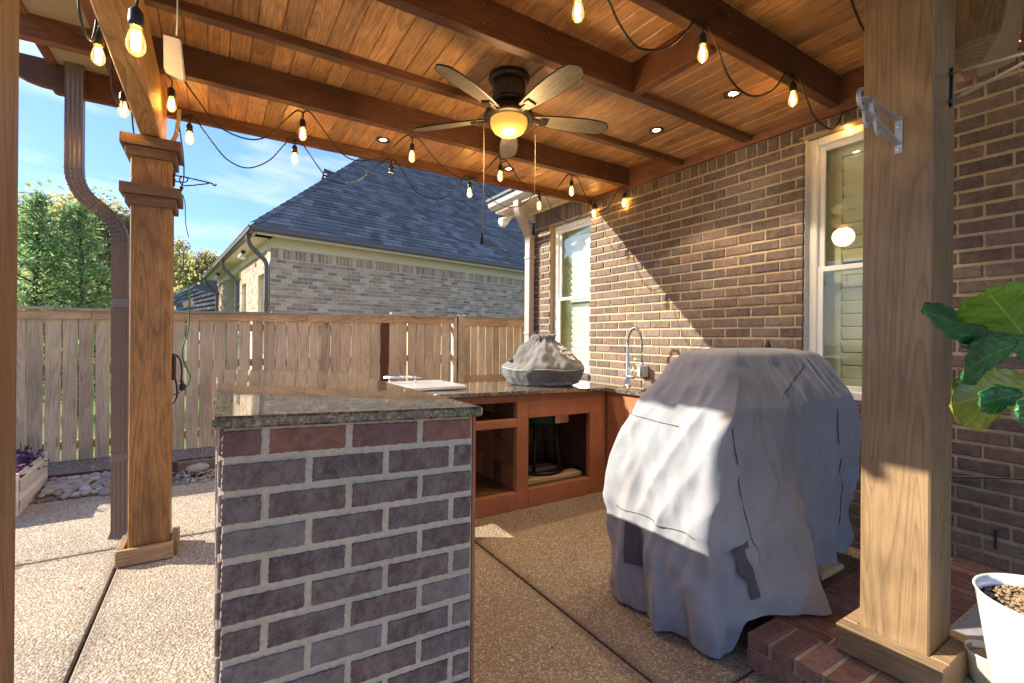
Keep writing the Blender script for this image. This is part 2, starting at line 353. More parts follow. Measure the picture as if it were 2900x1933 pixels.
def stone():
    s = MT('river_stone', .6, 0, .4); r = s.rnd(); v = s.coord(rnd=r)
    c = s.ramp(r, [(0, (.20, .19, .20)), (.2, (.32, .30, .30)), (.4, (.42, .34, .26)), (.6, (.27, .22, .20)), (.8, (.46, .42, .38)), (1, (.24, .25, .28))])
    s.col(s.mix(1, c, s.ramp(s.noise(v, 40, 4), [(.3, .8), (.7, 1.2)]), 'MULTIPLY')); return s.m
STONEM = stone()
def emis(name, c, st, base=(.8, .6, .3), rough=.3):
    s = MT(name, rough); s.col(base); s.p.inputs['Emission Color'].default_value = (*c, 1); s.p.inputs['Emission Strength'].default_value = st; return s.m
def glass(name, tint=(1, 1, 1), refl=.12, rough=.0):
    m = bpy.data.materials.new(name); m.use_nodes = True; t = m.node_tree; t.nodes.clear(); g = N(t, 'ShaderNodeBsdfGlossy'); g.inputs['Roughness'].default_value = rough
    tr = N(t, 'ShaderNodeBsdfTransparent'); tr.inputs['Color'].default_value = (*tint, 1); fr = N(t, 'ShaderNodeLayerWeight'); fr.inputs['Blend'].default_value = .22
    mm = N(t, 'ShaderNodeMath', operation='MULTIPLY_ADD'); mm.inputs[1].default_value = .5; mm.inputs[2].default_value = refl; mm.use_clamp = True
    x = N(t, 'ShaderNodeMixShader'); o = N(t, 'ShaderNodeOutputMaterial')
    t.links.new(fr.outputs['Fresnel'], mm.inputs[0]); t.links.new(mm.outputs[0], x.inputs[0]); t.links.new(tr.outputs[0], x.inputs[1]); t.links.new(g.outputs[0], x.inputs[2]); t.links.new(x.outputs[0], o.inputs[0]); return m
PANE = glass('window_glass', (.95, .97, .91), .03); BULBG = glass('amber_bulb_glass', (1.0, .78, .40), .08, .05)
def addglow(m, c, st):
    t = m.node_tree; o = [n for n in t.nodes if n.type == 'OUTPUT_MATERIAL'][0]; src = o.inputs[0].links[0].from_socket; e = N(t, 'ShaderNodeEmission'); e.inputs[0].default_value = (*c, 1); e.inputs[1].default_value = st
    a = N(t, 'ShaderNodeAddShader'); t.links.new(src, a.inputs[0]); t.links.new(e.outputs[0], a.inputs[1]); t.links.new(a.outputs[0], o.inputs[0])
addglow(BULBG, (1, .55, .16), .10); CLEARG = glass('clear_bulb_glass', (.95, .95, .95), .12)
FILA = emis('lit_filament', (1, .62, .22), 60); BULBGLOW = emis('warm_bulb_glow', (1, .66, .28), 2.4, (.9, .7, .35), .15); LEDL = emis('recessed_lamp_light', (1, .78, .48), 14)
def bowlmat():
    s = MT('lit_amber_glass', .3); v = s.coord(jitter=False); n = s.noise(v, 14, 4); s.col((.35, .2, .04))
    s.l(s.ramp(n, [(.3, (.95, .46, .06)), (.7, (1, .57, .12))]), s.p.inputs['Emission Color']); s.p.inputs['Emission Strength'].default_value = .15; return s.m
BOWL = bowlmat()
def leafm(name, a, b, rough=.55, tr=.35):
    s = MT(name, rough, 0, .4); r = s.rnd(); s.col(s.ramp(r, [(0, a), (1, b)]))
    t = s.n.new('ShaderNodeBsdfTranslucent'); s.l(s.p.inputs['Base Color'].links[0].from_socket, t.inputs['Color']); x = s.n.new('ShaderNodeMixShader'); x.inputs[0].default_value = tr
    s.l(s.p.outputs[0], x.inputs[1]); s.l(t.outputs[0], x.inputs[2]); s.l(x.outputs[0], s.n['Material Output'].inputs[0]); return s.m
PINE = leafm('pine_needles', (.15, .30, .11), (.36, .46, .20), tr=.65); DECID = leafm('turning_leaves', (.28, .30, .09), (.62, .50, .20), tr=.6); PURP = leafm('purple_leaves', (.06, .02, .075), (.16, .05, .13))
SHRUB = leafm('evergreen_leaves', (.03, .075, .02), (.08, .14, .03))
def figm(name, c, vein):
    s = MT(name, .28, 0, .5); t = s.N('ShaderNodeTexCoord'); v = t.outputs['UV']; sx = s.N('ShaderNodeSeparateXYZ'); s.l(v, sx.inputs[0])
    au = s.math('ABSOLUTE', s.math('SUBTRACT', sx.outputs['Y'], .5)); mid = s.ramp(au, [(.006, 1.0), (.018, 0.0)])
    q = s.math('FRACT', s.math('MULTIPLY', s.math('SUBTRACT', sx.outputs['X'], s.math('MULTIPLY', au, .55)), 7.0)); side = s.ramp(q, [(.0, .8), (.05, 0.0), (.95, 0.0), (1, .8)])
    both = s.math('MAXIMUM', mid, side); n = s.noise(s.coord(jitter=False), 18, 4)
    cc = s.mix(both, s.mix(1, c, s.ramp(n, [(.3, .8), (.7, 1.2)]), 'MULTIPLY'), vein); s.col(cc)
    tr = s.n.new('ShaderNodeBsdfTranslucent'); s.l(cc, tr.inputs['Color']); x = s.n.new('ShaderNodeMixShader'); x.inputs[0].default_value = .3
    s.l(s.p.outputs[0], x.inputs[1]); s.l(tr.outputs[0], x.inputs[2]); s.l(x.outputs[0], s.n['Material Output'].inputs[0]); return s.m
FIGD = figm('fig_leaf_green', (.05, .20, .055), (.26, .42, .18)); FIGL = figm('fig_leaf_light', (.17, .40, .025), (.40, .56, .14)); FIGY = figm('fig_leaf_yellow', (.30, .33, .03), (.48, .50, .12))

# ================================================================ SETTING
GY = 5.0
struct(MB().box((-160, -160, -.60), (160, 160, -.30)).obj('ground', GRASSM))
# exposed aggregate patio in slabs with real joints
pat = []
def slab(x0, x1, y0, y1):
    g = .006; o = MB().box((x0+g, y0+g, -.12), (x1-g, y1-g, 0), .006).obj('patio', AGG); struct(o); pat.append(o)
XS = [-9.0, -4.2, -.463, 1.415, 3.42]; YS = [-10.0, -5.0, -1.0, 1.067, 3.715, 5.02]
for i in range(4):
    for j in range(5): slab(XS[i], XS[i+1], YS[j], YS[j+1])
struct(MB().box((-9, -10, -.14), (3.42, 5.02, -.03)).obj('joint_filler', plain('dark_joint', (.05, .042, .035), .9)))
struct(MB().box((-6, 5.03, -.30), (9, 6.6, -.05)).obj('garden_bed', DIRT))
lawn = MB(); 
for _ in range(5200):
    x = R.uniform(-6, 6); y = R.uniform(6.28, 10); h = R.uniform(.04, .11); a = R.uniform(0, 6.28); dx, dy = .006*math.cos(a), .006*math.sin(a)
    lawn.add([(x-dx, y-dy, -.30), (x+dx, y+dy, -.30), (x+R.uniform(-.03, .03), y+R.uniform(-.03, .03), -.30+h)], [(0, 1, 2)])
stuff(tag(lawn.obj('grass', leafm('lawn_blades', (.14, .22, .03), (.30, .36, .06))), 'short bright lawn growing behind the fence', 'grass'))

lit = MB()
for _ in range(170):
    x = R.choice((R.uniform(-2.2, 0), R.uniform(-1.2, 3.2))); y = R.choice((R.uniform(3.65, 3.8), R.uniform(.5, 4.9))); a = R.uniform(0, 6.28); l = R.uniform(.006, .018)
    lit.add([(x, y, .003), (x+l*math.cos(a), y+l*math.sin(a), .006), (x+l*1.6*math.cos(a+.5), y+l*1.6*math.sin(a+.5), .003), (x+l*.7*math.cos(a+1.2), y+l*.7*math.sin(a+1.2), .005)], [(0, 1, 2, 3)])
stuff(tag(lit.obj('leaf_litter', plain('dry_leaf', (.16, .10, .05), .9, 0, .4)), 'tiny dry leaf crumbs scattered over the patio joints', 'leaf litter'))
# ---------------------------------------------------------------- bricks
def brick_mesh(name, mat, L_, Hh, Dp, n=12, jit=.0015, seed=0, ch=.004):
    rr = random.Random(seed); per = []
    k = max(1, n//6); pts = [(-L_/2+L_*i/(2*k), -Hh/2) for i in range(2*k)]+[(L_/2, -Hh/2+Hh*i/k) for i in range(k)]+[(L_/2-L_*i/(2*k), Hh/2) for i in range(2*k)]+[(-L_/2, Hh/2-Hh*i/k) for i in range(k)]
    m = len(pts); pts = [(x+rr.uniform(-jit, jit), z+rr.uniform(-jit, jit)) for x, z in pts]
    vs = [(x*(1-2*ch/L_), rr.uniform(0, .001), z*(1-2*ch/Hh)) for x, z in pts]+[(x, ch*.8, z) for x, z in pts]+[(x, Dp, z) for x, z in pts]
    fs = [tuple(range(m))]+[(i, (i+1) % m, (i+1) % m+m, i+m) for i in range(m)]+[(i+m, (i+1) % m+m, (i+1) % m+2*m, i+2*m) for i in range(m)]
    b = MB(); b.add(vs, fs); return b
def brick_field(parent, name, mat, O, U, NRM, u0, u1, z0, z1, course, length, joint, opens=(), depth=.09, jz=None, maxp=300, n=12, jit=.0015, zslope=0.0, sizefilt=0, altmat=None, soldier=None, uoff=0, ch=.004, cap=True):
    """bricks on a wall plane: O origin, U unit along, NRM outward normal; running bond; opens are (ua,ub,za,zb)"""
    items = []; jz = jz or joint
    nrow = int(round((z1-z0)/course))
    for r in range(nrow):
        za, zb = z0+r*course, z0+r*course+course
        u = u0-(length/2 if r % 2 else 0)-uoff
        while u < u1:
            a, b = max(u, u0), min(u+length, u1)
            segs = [(a, b)]
            for (oa, ob, oza, ozb) in opens:
                if zb > oza+course*.4 and za < ozb-course*.4:
                    ns = []
                    for (p, q) in segs:
                        if q <= oa or p >= ob: ns.append((p, q))
                        else:
                            if p < oa: ns.append((p, oa+joint*.5))
                            if q > ob: ns.append((ob-joint*.5, q))
                    segs = ns
            for p, q in segs:
                if q-p > .035: items.append((p, q, za, zb))
            u += length
    if soldier:
        for (sa, sb, sz0, sz1, step) in soldier:
            u = sa
            while u < sb-.03: items.append((u, min(u+step, sb), sz0, sz1)); u += step
    vis = []; rest = []
    for it in items:
        c = O+U*((it[0]+it[1])/2)+UP*((it[2]+it[3])/2); pj = proj(c)
        ok = pj and -60 < pj[0] < 2960 and -60 < pj[1] < 1990
        (vis if ok else rest).append((pj[2] if pj else 99, it))
    vis.sort(key=lambda t: t[0]); rest += vis[maxp:]; vis = vis[:maxp]
    cache = {}
    RM = Matrix((( U.x, -NRM.x, 0), (U.y, -NRM.y, 0), (0, 0, 1))).to_4x4()
    def get(L_, Hh, k):
        key = (round(L_, 2), round(Hh, 3), k)
        if key not in cache: cache[key] = brick_mesh(name, mat, key[0], Hh, depth, n, jit, k+int(L_*1000), ch)
        return cache[key], key
    mcache = {}
    def mat_for(it):
        L_ = (it[1]-it[0])-joint; Hh = (it[3]-it[2])-jz
        c = O+U*((it[0]+it[1])/2)+UP*((it[2]+it[3])/2+zslope*((it[0]+it[1])/2))-NRM*R.uniform(-.003, .003)
        T = Matrix.Translation(c) @ RM @ Matrix.Rotation(-math.atan(zslope)+R.uniform(-.004, .004), 4, 'Y')
        return L_, Hh, T
    for _, it in vis:
        L_, Hh, T = mat_for(it); b, key = get(L_, Hh, R.randrange(4)); mt = mat
        if altmat and it[3] >= z1-course*.3 and R.random() < .75: mt = altmat
        kk = key+(mt.name,)
        if kk not in mcache:
            b2 = MB(); b2.v = list(b.v); b2.f = list(b.f); mcache[kk] = b2.mesh(name, mt)
        inst(name, mcache[kk], parent, T @ Matrix.Diagonal((L_/key[0] if key[0] else 1, 1, 1, 1)))
    if rest:
        J = MB()
        for _, it in rest:
            L_, Hh, T = mat_for(it); d = .012; a, h = L_/2, Hh/2
            J.add([(-a+.003, 0, -h+.003), (a-.003, 0, -h+.003), (a-.003, 0, h-.003), (-a+.003, 0, h-.003), (-a, .004, -h), (a, .004, -h), (a, .004, h), (-a, .004, h), (-a, d, -h), (a, d, -h), (a, d, h), (-a, d, h)],
                  [(0, 1, 2, 3), (0, 4, 5, 1), (1, 5, 6, 2), (2, 6, 7, 3), (3, 7, 4, 0), (4, 8, 9, 5), (5, 9, 10, 6), (6, 10, 11, 7), (7, 11, 8, 4)], T)
        stuff(J.obj('brickwork', mat, parent))
W = 3.42
house = thing('brick_house', 'dark brown brick house wall with two white windows under the pavilion roof', 'house', (W, 2, 0))
NX = Vector((-1, 0, 0)); UY = Vector((0, 1, 0))
# openings measured on the wall: near window and far window
W2 = (.95, 1.69, .915, 2.69); W1 = (3.88, 4.60, .915, 2.66)
HB = MB(); mz = .008
def wallbox(y0, y1, z0, z1): HB.box((W+mz, y0, z0), (W+.20, y1, z1))
ys = [-1.2, W2[0]-.008, W2[1]+.008, W1[0]-.008, W1[1]+.008, 4.945]
for i in range(0, 6, 2): wallbox(ys[i], ys[i+1], -.1, 3.05)
for q in (W2, W1): wallbox(q[0]-.008, q[1]+.008, -.1, q[2]-.008); wallbox(q[0]-.008, q[1]+.008, q[3]+.008, 3.05)
HB.obj('wall', HMORT, house)
CRS = .0795
# brick rows: plain courses to 2.67, then a header course under the ledger
z0b = 2.668-34*CRS
brick_field(house, 'brick', HBRICK, Vector((W, 0, 0)), UY, NX, -.6, 4.95, z0b, 2.668, CRS, .213, .014, jz=.018,
            opens=[(W2[0], W2[1], W2[2], 2.9), (W1[0], W1[1], W1[2], 2.9)], maxp=300, n=12, jit=.0018,
            soldier=[(-.6, W2[0]-.0, 2.668, 2.775, .084), (W2[1], W1[0], 2.668, 2.775, .084), (W2[0], W2[1], 2.70, 2.775, .084), (W1[0]-.16, 4.95, 2.67, 2.90, .075)])
# far side of the house corner (faces +Y) and a plain core behind the windows
MB().box((W+.21, -1.2, -.1), (W+3, 4.94, 3.3)).obj('core_wall', ROOMD, house) if False else None
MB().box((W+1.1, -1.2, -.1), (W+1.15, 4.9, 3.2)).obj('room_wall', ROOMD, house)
MB().box((W+.2, 4.90, -.1), (W+3.0, 4.945, 3.2)).obj('side_wall', HMORT, house)
def window(q, slatmat, kind):
    y0, y1, z0, z1 = q; xf = W+.075
    wn = MB()
    t = .055
    wn.box((xf, y0, z0), (xf+.07, y0+t, z1), .006).box((xf, y1-t, z0), (xf+.07, y1, z1), .006).box((xf, y0+t, z1-t), (xf+.07, y1-t, z1), .006).box((xf-.012, y0+t, z0), (xf+.07, y1-t, z0+t), .006)
    f = wn.obj('window', WHITE, house)
    s = MB(); zm = z0+(z1-z0)*.49; t2 = .035
    for (a, b, xo) in ((z0+t, zm+.02, .012), (zm-.02, z1-t, .030)):
        s.box((xf+xo, y0+t, a), (xf+xo+.02, y0+t+t2, b), .003).box((xf+xo, y1-t-t2, a), (xf+xo+.02, y1-t, b), .003).box((xf+xo, y0+t+t2, a), (xf+xo+.02, y1-t-t2, a+t2), .003).box((xf+xo, y0+t+t2, b-t2), (xf+xo+.02, y1-t-t2, b), .003)
    s.obj('sash', WHITE, f)
    MB().box((xf+.020, y0+t+.01, z0+t+.01), (xf+.024, y1-t-.01, zm)).obj('pane', PANE, f)
    MB().box((xf+.040, y0+t+.01, zm), (xf+.044, y1-t-.01, z1-t-.01)).obj('pane', PANE, f)
    sh = MB(); xs = xf+.13
    sh.box((xs, y0-.02, z0), (xs+.03, y0+.13, z1), .003).box((xs, y1-.15, z0), (xs+.03, y1+.02, z1), .003).box((xs, y0+.13, z1-.13), (xs+.03, y1-.15, z1), .003).box((xs, y0+.13, z0), (xs+.03, y1-.15, z0+.13), .003).box((xs, y0+.13, zm-.035), (xs+.03, y1-.15, zm+.035), .003)
    sh.obj('shutter_frame', slatmat if kind == 2 else SASH, f)
    pitch = .088 if kind == 2 else .074
    z = z0+.13
    me = MB().box((-.038, y0+.13, -.004), (.038, y1-.15, .004), .002).mesh('slat', slatmat)
    while z < z1-.15:
        if abs(z+pitch/2-zm) > .05:
            inst('slat', me, f, Matrix.Translation((xs+.016, 0, z+pitch/2)) @ Matrix.Rotation(math.radians(74), 4, 'Y') @ Matrix.Diagonal((pitch/.079, 1, 1, 1)))
        z += pitch
    return f
window(W2, GSLAT, 2); window(W1, SLAT, 1)
# white caulk line round the near window, brick sill of far window
MB().box((W+.02, W2[1]-.004, W2[2]), (W+.08, W2[1]+.004, W2[3]), .002).obj('caulk_bead', plain('caulk', (.62, .58, .50), .7), house)
MB().box((W-.025, W1[0]-.02, W1[2]-.06), (W+.09, W1[1]+.02, W1[2]-.004), .01).obj('window_sill', HBRICK, house)
MB().box((W-.012, W1[0]-.03, W1[3]), (W+.06, W1[1]+.03, W1[3]+.012), .002).obj('lintel', plain('rust_lintel', (.33, .26, .16), .6), house)
MB().box((W-.006, W2[0]-.03, W2[3]), (W+.06, W2[1]+.03, W2[3]+.010), .002).obj('lintel', MATS['rust_lintel'], house)
# house eave beyond the pavilion: soffit, fascia, gutter
MB().box((W-.40, 3.93, 2.905), (W+.3, 5.20, 2.925), .004).obj('soffit', TANPAINT, house)
MB().box((W-.42, 3.93, 2.88), (W-.40, 5.20, 3.02), .004).obj('fascia', TANPAINT, house)
MB().box((W-.03, 3.93, 2.86), (W-.004, 5.1, 2.904), .004).obj('frieze_board', TANPAINT, house)
MB().box((W-.40, 5.20, 2.88), (W+.6, 5.22, 3.02), .004).obj('rake_board', TANPAINT, house)
g = MB(); prof = [(0, 0), (.03, -.0), (.075, .035), (.085, .085), (.07, .09), (.0, .09)]
g.prism([(W-.423-p, 2.91+q) for p, q in prof], 3.93, 5.24); g.obj('gutter', GUTTAN, house)
MB().prism([(W-.52, 3.02), (W+1.0, 3.9), (W+1.0, 3.94), (W-.52, 3.05)], 3.96, 5.26).obj('roof', SHING, house)
# downspout of the house corner
ds = thing('downspout', 'taupe metal downspout running down the corner of the brick house', 'downspout', (W-.05, 5.0, 0))
def dspout(path, w_, d_, parent, mat, wdir):
    """ribbed rectangular pipe along a path; wdir is the wide direction"""
    prof = []
    for i in range(9):
        t = -w_/2+w_*i/8; prof.append((t, -d_/2+(.004 if i % 2 else 0)))
    for i in range(9):
        t = w_/2-w_*i/8; prof.append((t, d_/2-(.004 if i % 2 else 0)))
    b = MB(); P = [Vector(p) for p in path]; n = len(prof); wd = Vector(wdir).normalized()
    for i, p in enumerate(P):
        t = (P[min(i+1, len(P)-1)]-P[max(i-1, 0)]).normalized(); wv = (wd-t*wd.dot(t)).normalized(); dv = t.cross(wv)
        for a, c in prof: b.v.append(tuple(p+wv*a+dv*c))
    for i in range(len(P)-1):
        for k in range(n): b.f.append((i*n+k, i*n+(k+1) % n, (i+1)*n+(k+1) % n, (i+1)*n+k))
    b.f.append(tuple(range(n))); b.f.append(tuple((len(P)-1)*n+k for k in range(n)))
    return b
def elbowpath(P, rad=.07, n=6):
    P = [Vector(p) for p in P]; o = [P[0]]
    for i in range(1, len(P)-1):
        a = P[i]+(P[i-1]-P[i]).normalized()*rad; c = P[i]+(P[i+1]-P[i]).normalized()*rad
        for k in range(n+1):
            t = k/n; o.append(a*(1-t)**2+P[i]*2*t*(1-t)+c*t*t)
    o.append(P[-1]); return o
p_t = [(W-.42, 4.66, 2.93), (W-.42, 4.66, 2.80), (W-.07, 4.93, 2.56), (W-.07, 4.93, .12)]
dspout(elbowpath(p_t, .09, 8), .10, .075, None, TAUPE, (0, 1, 0)).obj('pipe', TAUPE, ds)
for z in (2.3, 1.35): MB().box((W-.115, 4.87, z), (W-.002, 4.985, z+.03), .002).obj('strap', TAUPE, ds)
# security floodlight at the eave corner
fl = thing('floodlight', 'white twin-head security floodlight under the house eave corner', 'floodlight', (W-.25, 5.12, 2.85))
for dx, dy in ((-.16, .02), (.02, -.10)):
    c = Vector((W-.22+(.12 if dx > 0 else 0), 5.10, 2.86)); d = Vector((dx*3.2, dy, -.36)).normalized(); q = d.to_track_quat('Z', 'Y').to_matrix().to_4x4()
    MB().lathe([(.020, 0), (.026, .05), (.035, .08), (.058, .16), (.066, .19), (.055, .205), (.01, .208)], n=18, M=Matrix.Translation(c) @ q).obj('lamp_head', WHITE if dx < 0 else BLACKP, fl, smooth=True)
MB().lathe([(.05, 0), (.05, .03), (.03, .045)], (W-.16, 5.10, 2.858), n=18).obj('mount', WHITE, fl, smooth=True)

# ---------------------------------------------------------------- porch step
porch = thing('brick_step', 'low porch slab edged with red brick beside the covered grill', 'step', (1.81, 1.1, 0))
MB().box((2.03, -1.6, -.05), (3.41, .675, .127), .004).obj('slab', CONC, porch)
MB().box((1.822, -1.6, -.04), (3.41, 1.098, .122)).obj('mortar_bed', PMORT, porch)
bh = brick_mesh('brick', PBRICK, .077, .203, .055, 8, .0015, 3, .005)   # top rowlock: long side along X
m1 = bh.mesh('brick', PBRICK)
def flat(meshb, cx, cy, cz, rot=0): return Matrix.Translation((cx, cy, cz)) @ Matrix.Rotation(rot, 4, 'Z') @ Matrix.Rotation(-math.pi/2, 4, 'X')
y = 1.10
while y > -.45:
    inst('brick', m1, porch, flat(m1, 1.912, y-.047, .130+R.uniform(-.002, .002), math.pi/2)); y -= .094
x = 2.02
m2 = brick_mesh('brick', PBRICK, .056, .203, .055, 8, .0012, 5, .004).mesh('brick', PBRICK)
x = 2.02
while x < 3.4:
    inst('brick', m2, porch, flat(m2, x+.033, 1.0, .129+R.uniform(-.0015, .0015))); inst('brick', m2, porch, flat(m2, x+.033, .786, .129+R.uniform(-.0015, .0015))); x += .067
m3 = brick_mesh('brick', PBRICK, .200, .056, .06, 8, .0015, 6, .004).mesh('brick', PBRICK)
y = 1.10
while y > -.45:
    inst('brick', m3, porch, Matrix.Translation((1.814, y-.1, .034)) @ Matrix.Rotation(-math.pi/2, 4, 'Z')); y -= .212
x = 1.83
while x < 3.3:
    inst('brick', m3, porch, Matrix.Translation((x+.1, 1.103, .034)) @ Matrix.Rotation(math.pi, 4, 'Z')); x += .212

# ================================================================ PAVILION
pav = thing('pavilion', 'stained cedar patio pavilion with plank ceiling and square posts', 'pavilion', (0, 2, 0))
# far fascia beam with ornamental tail
tail = [(-.99, 2.91), (-.99, 2.785), (-.975, 2.775), (-.93, 2.765), (-.885, 2.752), (-.85, 2.748), (-.81, 2.748), (-.81, 2.74), (-.80, 2.728)]
def tailbeam(y0, y1, zb, zt, xt, x1, mat=BEAMX):
    """long beam along X with a shaped left end"""
    h = zt-zb; pr = [(xt, zt), (xt, zb+h*.42), (xt+.03, zb+h*.36), (xt+.085, zb+h*.22), (xt+.14, zb+h*.15), (xt+.20, zb+h*.13), (xt+.20, zb+h*.03), (xt+.215, zb), (x1, zb), (x1, zt)]
    return MB().prism(pr, y0, y1).obj('beam', mat, pav)
tailbeam(3.80, 3.84, 2.728, 2.915, -1.02, 3.38)
tailbeam(3.275, 3.335, 2.783, 2.975, -1.06, 3.38)
tailbeam(.62, .68, 2.80, 3.0, -1.06, 2.6)
MB().box((-1.0, 2.035, 2.788), (2.13, 2.098, 3.0), .004).obj('beam', BEAMX, pav)
MB().box((2.13, 2.035, 2.790), (3.38, 2.098, 2.836), .003).obj('joist', BEAMX, pav)
MB().box((-1.0, 2.645, 2.793), (3.38, 2.70, 2.840), .003).obj('joist', BEAMX, pav)
MB().box((-1.0, 1.452, 2.808), (3.38, 1.512, 3.03), .004).obj('beam', BEAMX, pav)
MB().box((2.13, 1.512, 2.786), (2.185, 2.035, 2.99), .003).obj('blocking', BEAMX, pav)
MB().box((3.382, .62, 2.768), (3.418, 3.80, 3.0), .003).obj('ledger', LEDG, pav)
MB().box((-.372, .62, 2.44), (-.277, 3.80, 2.782), .006).obj('header_beam', BEAMY, pav)
nl = MB()
for yb, zb_, x0_ in ((3.274, 2.80, .3), (2.034, 2.81, -.1), (1.451, 2.83, .2)):
    for k_ in range(9):
        for dz_ in (.03, .12): nl.tube([(x0_+k_*.40, yb+.001, zb_+dz_), (x0_+k_*.40, yb-.0015, zb_+dz_)], .004, 6)
stuff(nl.obj('nail_heads', plain('nail_steel', (.30, .27, .24), .4, .6), pav))
# ceiling planks, bay by bay
def planks(x0, x1, y0, y1, z, wd=.108):
    n = max(1, round((x1-x0)/wd)); wd = (x1-x0)/n
    b = MB(); hw = wd/2-.0005; hl = (y1-y0)/2; c = .006
    b.add([(-hw+c, -hl, 0), (hw-c, -hl, 0), (hw, -hl, c), (hw, -hl, .018), (-hw, -hl, .018), (-hw, -hl, c), (-hw+c, hl, 0), (hw-c, hl, 0), (hw, hl, c), (hw, hl, .018), (-hw, hl, .018), (-hw, hl, c)],
          [(0, 1, 2, 3, 4, 5), (11, 10, 9, 8, 7, 6)]+[(i, i+6, (i+1) % 6+6, (i+1) % 6) for i in range(6)])
    m = b.mesh('ceiling_plank', PLANK)
    for i in range(n): inst('ceiling_plank', m, pav, Matrix.Translation((x0+wd*(i+.5), (y0+y1)/2, z+R.uniform(0, .0015))))
planks(-.37, 3.38, 3.336, 3.80, 2.800)
planks(-.37, 3.38, 2.701, 3.274, 2.955)
planks(-.37, 3.38, 2.099, 2.644, 2.838)
planks(-.37, 2.128, 1.513, 2.034, 2.965)
planks(2.187, 3.38, 1.513, 2.034, 2.825)
planks(-.37, 3.38, .69, 1.451, 3.0)
planks(-.37, 3.38, -.9, .61, 3.0)
# eave soffit panels and sub fascia on the open side
for (a, b) in ((3.336, 3.799), (2.701, 3.274), (2.099, 2.644), (1.513, 2.034), (.69, 1.451)):
    MB().box((-.80, a, 2.90), (-.56, b, 2.91)).obj('soffit_panel', OLIVE, pav)
    MB().box((-.845, a, 2.885), (-.80, b, 3.0), .002).obj('sub_fascia', LEDG, pav)
    MB().box((-.56, a, 2.885), (-.375, b, 2.90), .002).obj('soffit_board', LEDG, pav)
MB().box((-.93, -.9, 3.035), (3.42, 3.86, 3.07)).obj('roof_deck', plain('roofing_underside', (.12, .09, .06), .9), pav)
# left post with two trim collars and plinth
def collar(x0, x1, y0, y1, z, parent):
    for (o, za, zb) in ((.045, z, z+.058), (.022, z-.055, z)):
        c = MB(); t = .02
        c.box((x0-o, y0-o, za), (x1+o, y0-o+t+o*.0, zb), .002).box((x0-o, y1+o-t, za), (x1+o, y1+o, zb), .002)
        c.box((x0-o, y0-o+t, za), (x0-o+t, y1+o-t, zb), .002).box((x1+o-t, y0-o+t, za), (x1+o, y1+o-t, zb), .002)
        if o > .03: c.box((x0-.02, y0-.02, za+.004), (x1+.02, y1+.02, zb-.006))
        c.obj('trim_collar', TRIMX, parent)
pl = MB().box((-.415, 3.42, .0), (-.222, 3.61, 2.44), .006).obj('post', POSTL, pav)
collar(-.415, -.222, 3.42, 3.61, 2.375, pl); collar(-.415, -.222, 3.42, 3.61, 2.10, pl)
c = MB(); c.box((-.465, 3.382, .004), (-.20, 3.418, .092), .003).obj('plinth_board', TRIMY if False else wood('plinth_pine_x', (.28, .16, .08), (.42, .26, .13), (.52, .36, .20), 'X', .6, .8, .0008), pl)
MB().box((-.218, 3.418, .004), (-.182, 3.66, .092), .003).obj('plinth_board', TRIMY, pl)
MB().box((-.465, 3.418, .004), (-.43, 3.66, .092), .003).obj('plinth_board', TRIMY, pl)
# right (near) post
pr_ = MB().box((2.06, .60, .125), (2.27, .805, 2.80), .005).obj('post', POSTR, pav)
for (a, b) in (((2.0, .545, .131), (2.058, .86, .232)), ((2.272, .545, .131), (2.325, .86, .232)), ((2.058, .545, .131), (2.272, .598, .232)), ((2.058, .807, .131), (2.272, .86, .232))):
    MB().box(a, b, .004).obj('plinth_board', TRIMY, pr_)
# near left post at the edge of the frame
pn = MB().box((-.40, .60, .0), (-.20, .795, 2.44), .006).obj('post', POSTL, pav)
# knee brace with chamfered foot beside the near right post
b0 = Vector((2.415, .59, 2.33)); ax = Vector((.30, -.05, 1.0)).normalized()
bx = Vector((1, 0, -.30)).normalized(); by = ax.cross(bx)
Mb = Matrix(((bx.x, by.x, ax.x, b0.x), (bx.y, by.y, ax.y, b0.y), (bx.z, by.z, ax.z, b0.z), (0, 0, 0, 1)))
s_ = .092
MB().add([(-s_, -s_, .05), (s_, -s_, .05), (s_, s_, .05), (-s_, s_, .05), (-s_, -s_, .95), (s_, -s_, .95), (s_, s_, .95), (-s_, s_, .95), (-.02, -.02, -.03), (.02, -.02, -.03), (.02, .02, -.03), (-.02, .02, -.03)],
         [(0, 1, 5, 4), (1, 2, 6, 5), (2, 3, 7, 6), (3, 0, 4, 7), (4, 5, 6, 7), (8, 9, 1, 0), (9, 10, 2, 1), (10, 11, 3, 2), (11, 8, 0, 3), (8, 11, 10, 9)]).obj('knee_brace', POSTR, pav, M=Mb)

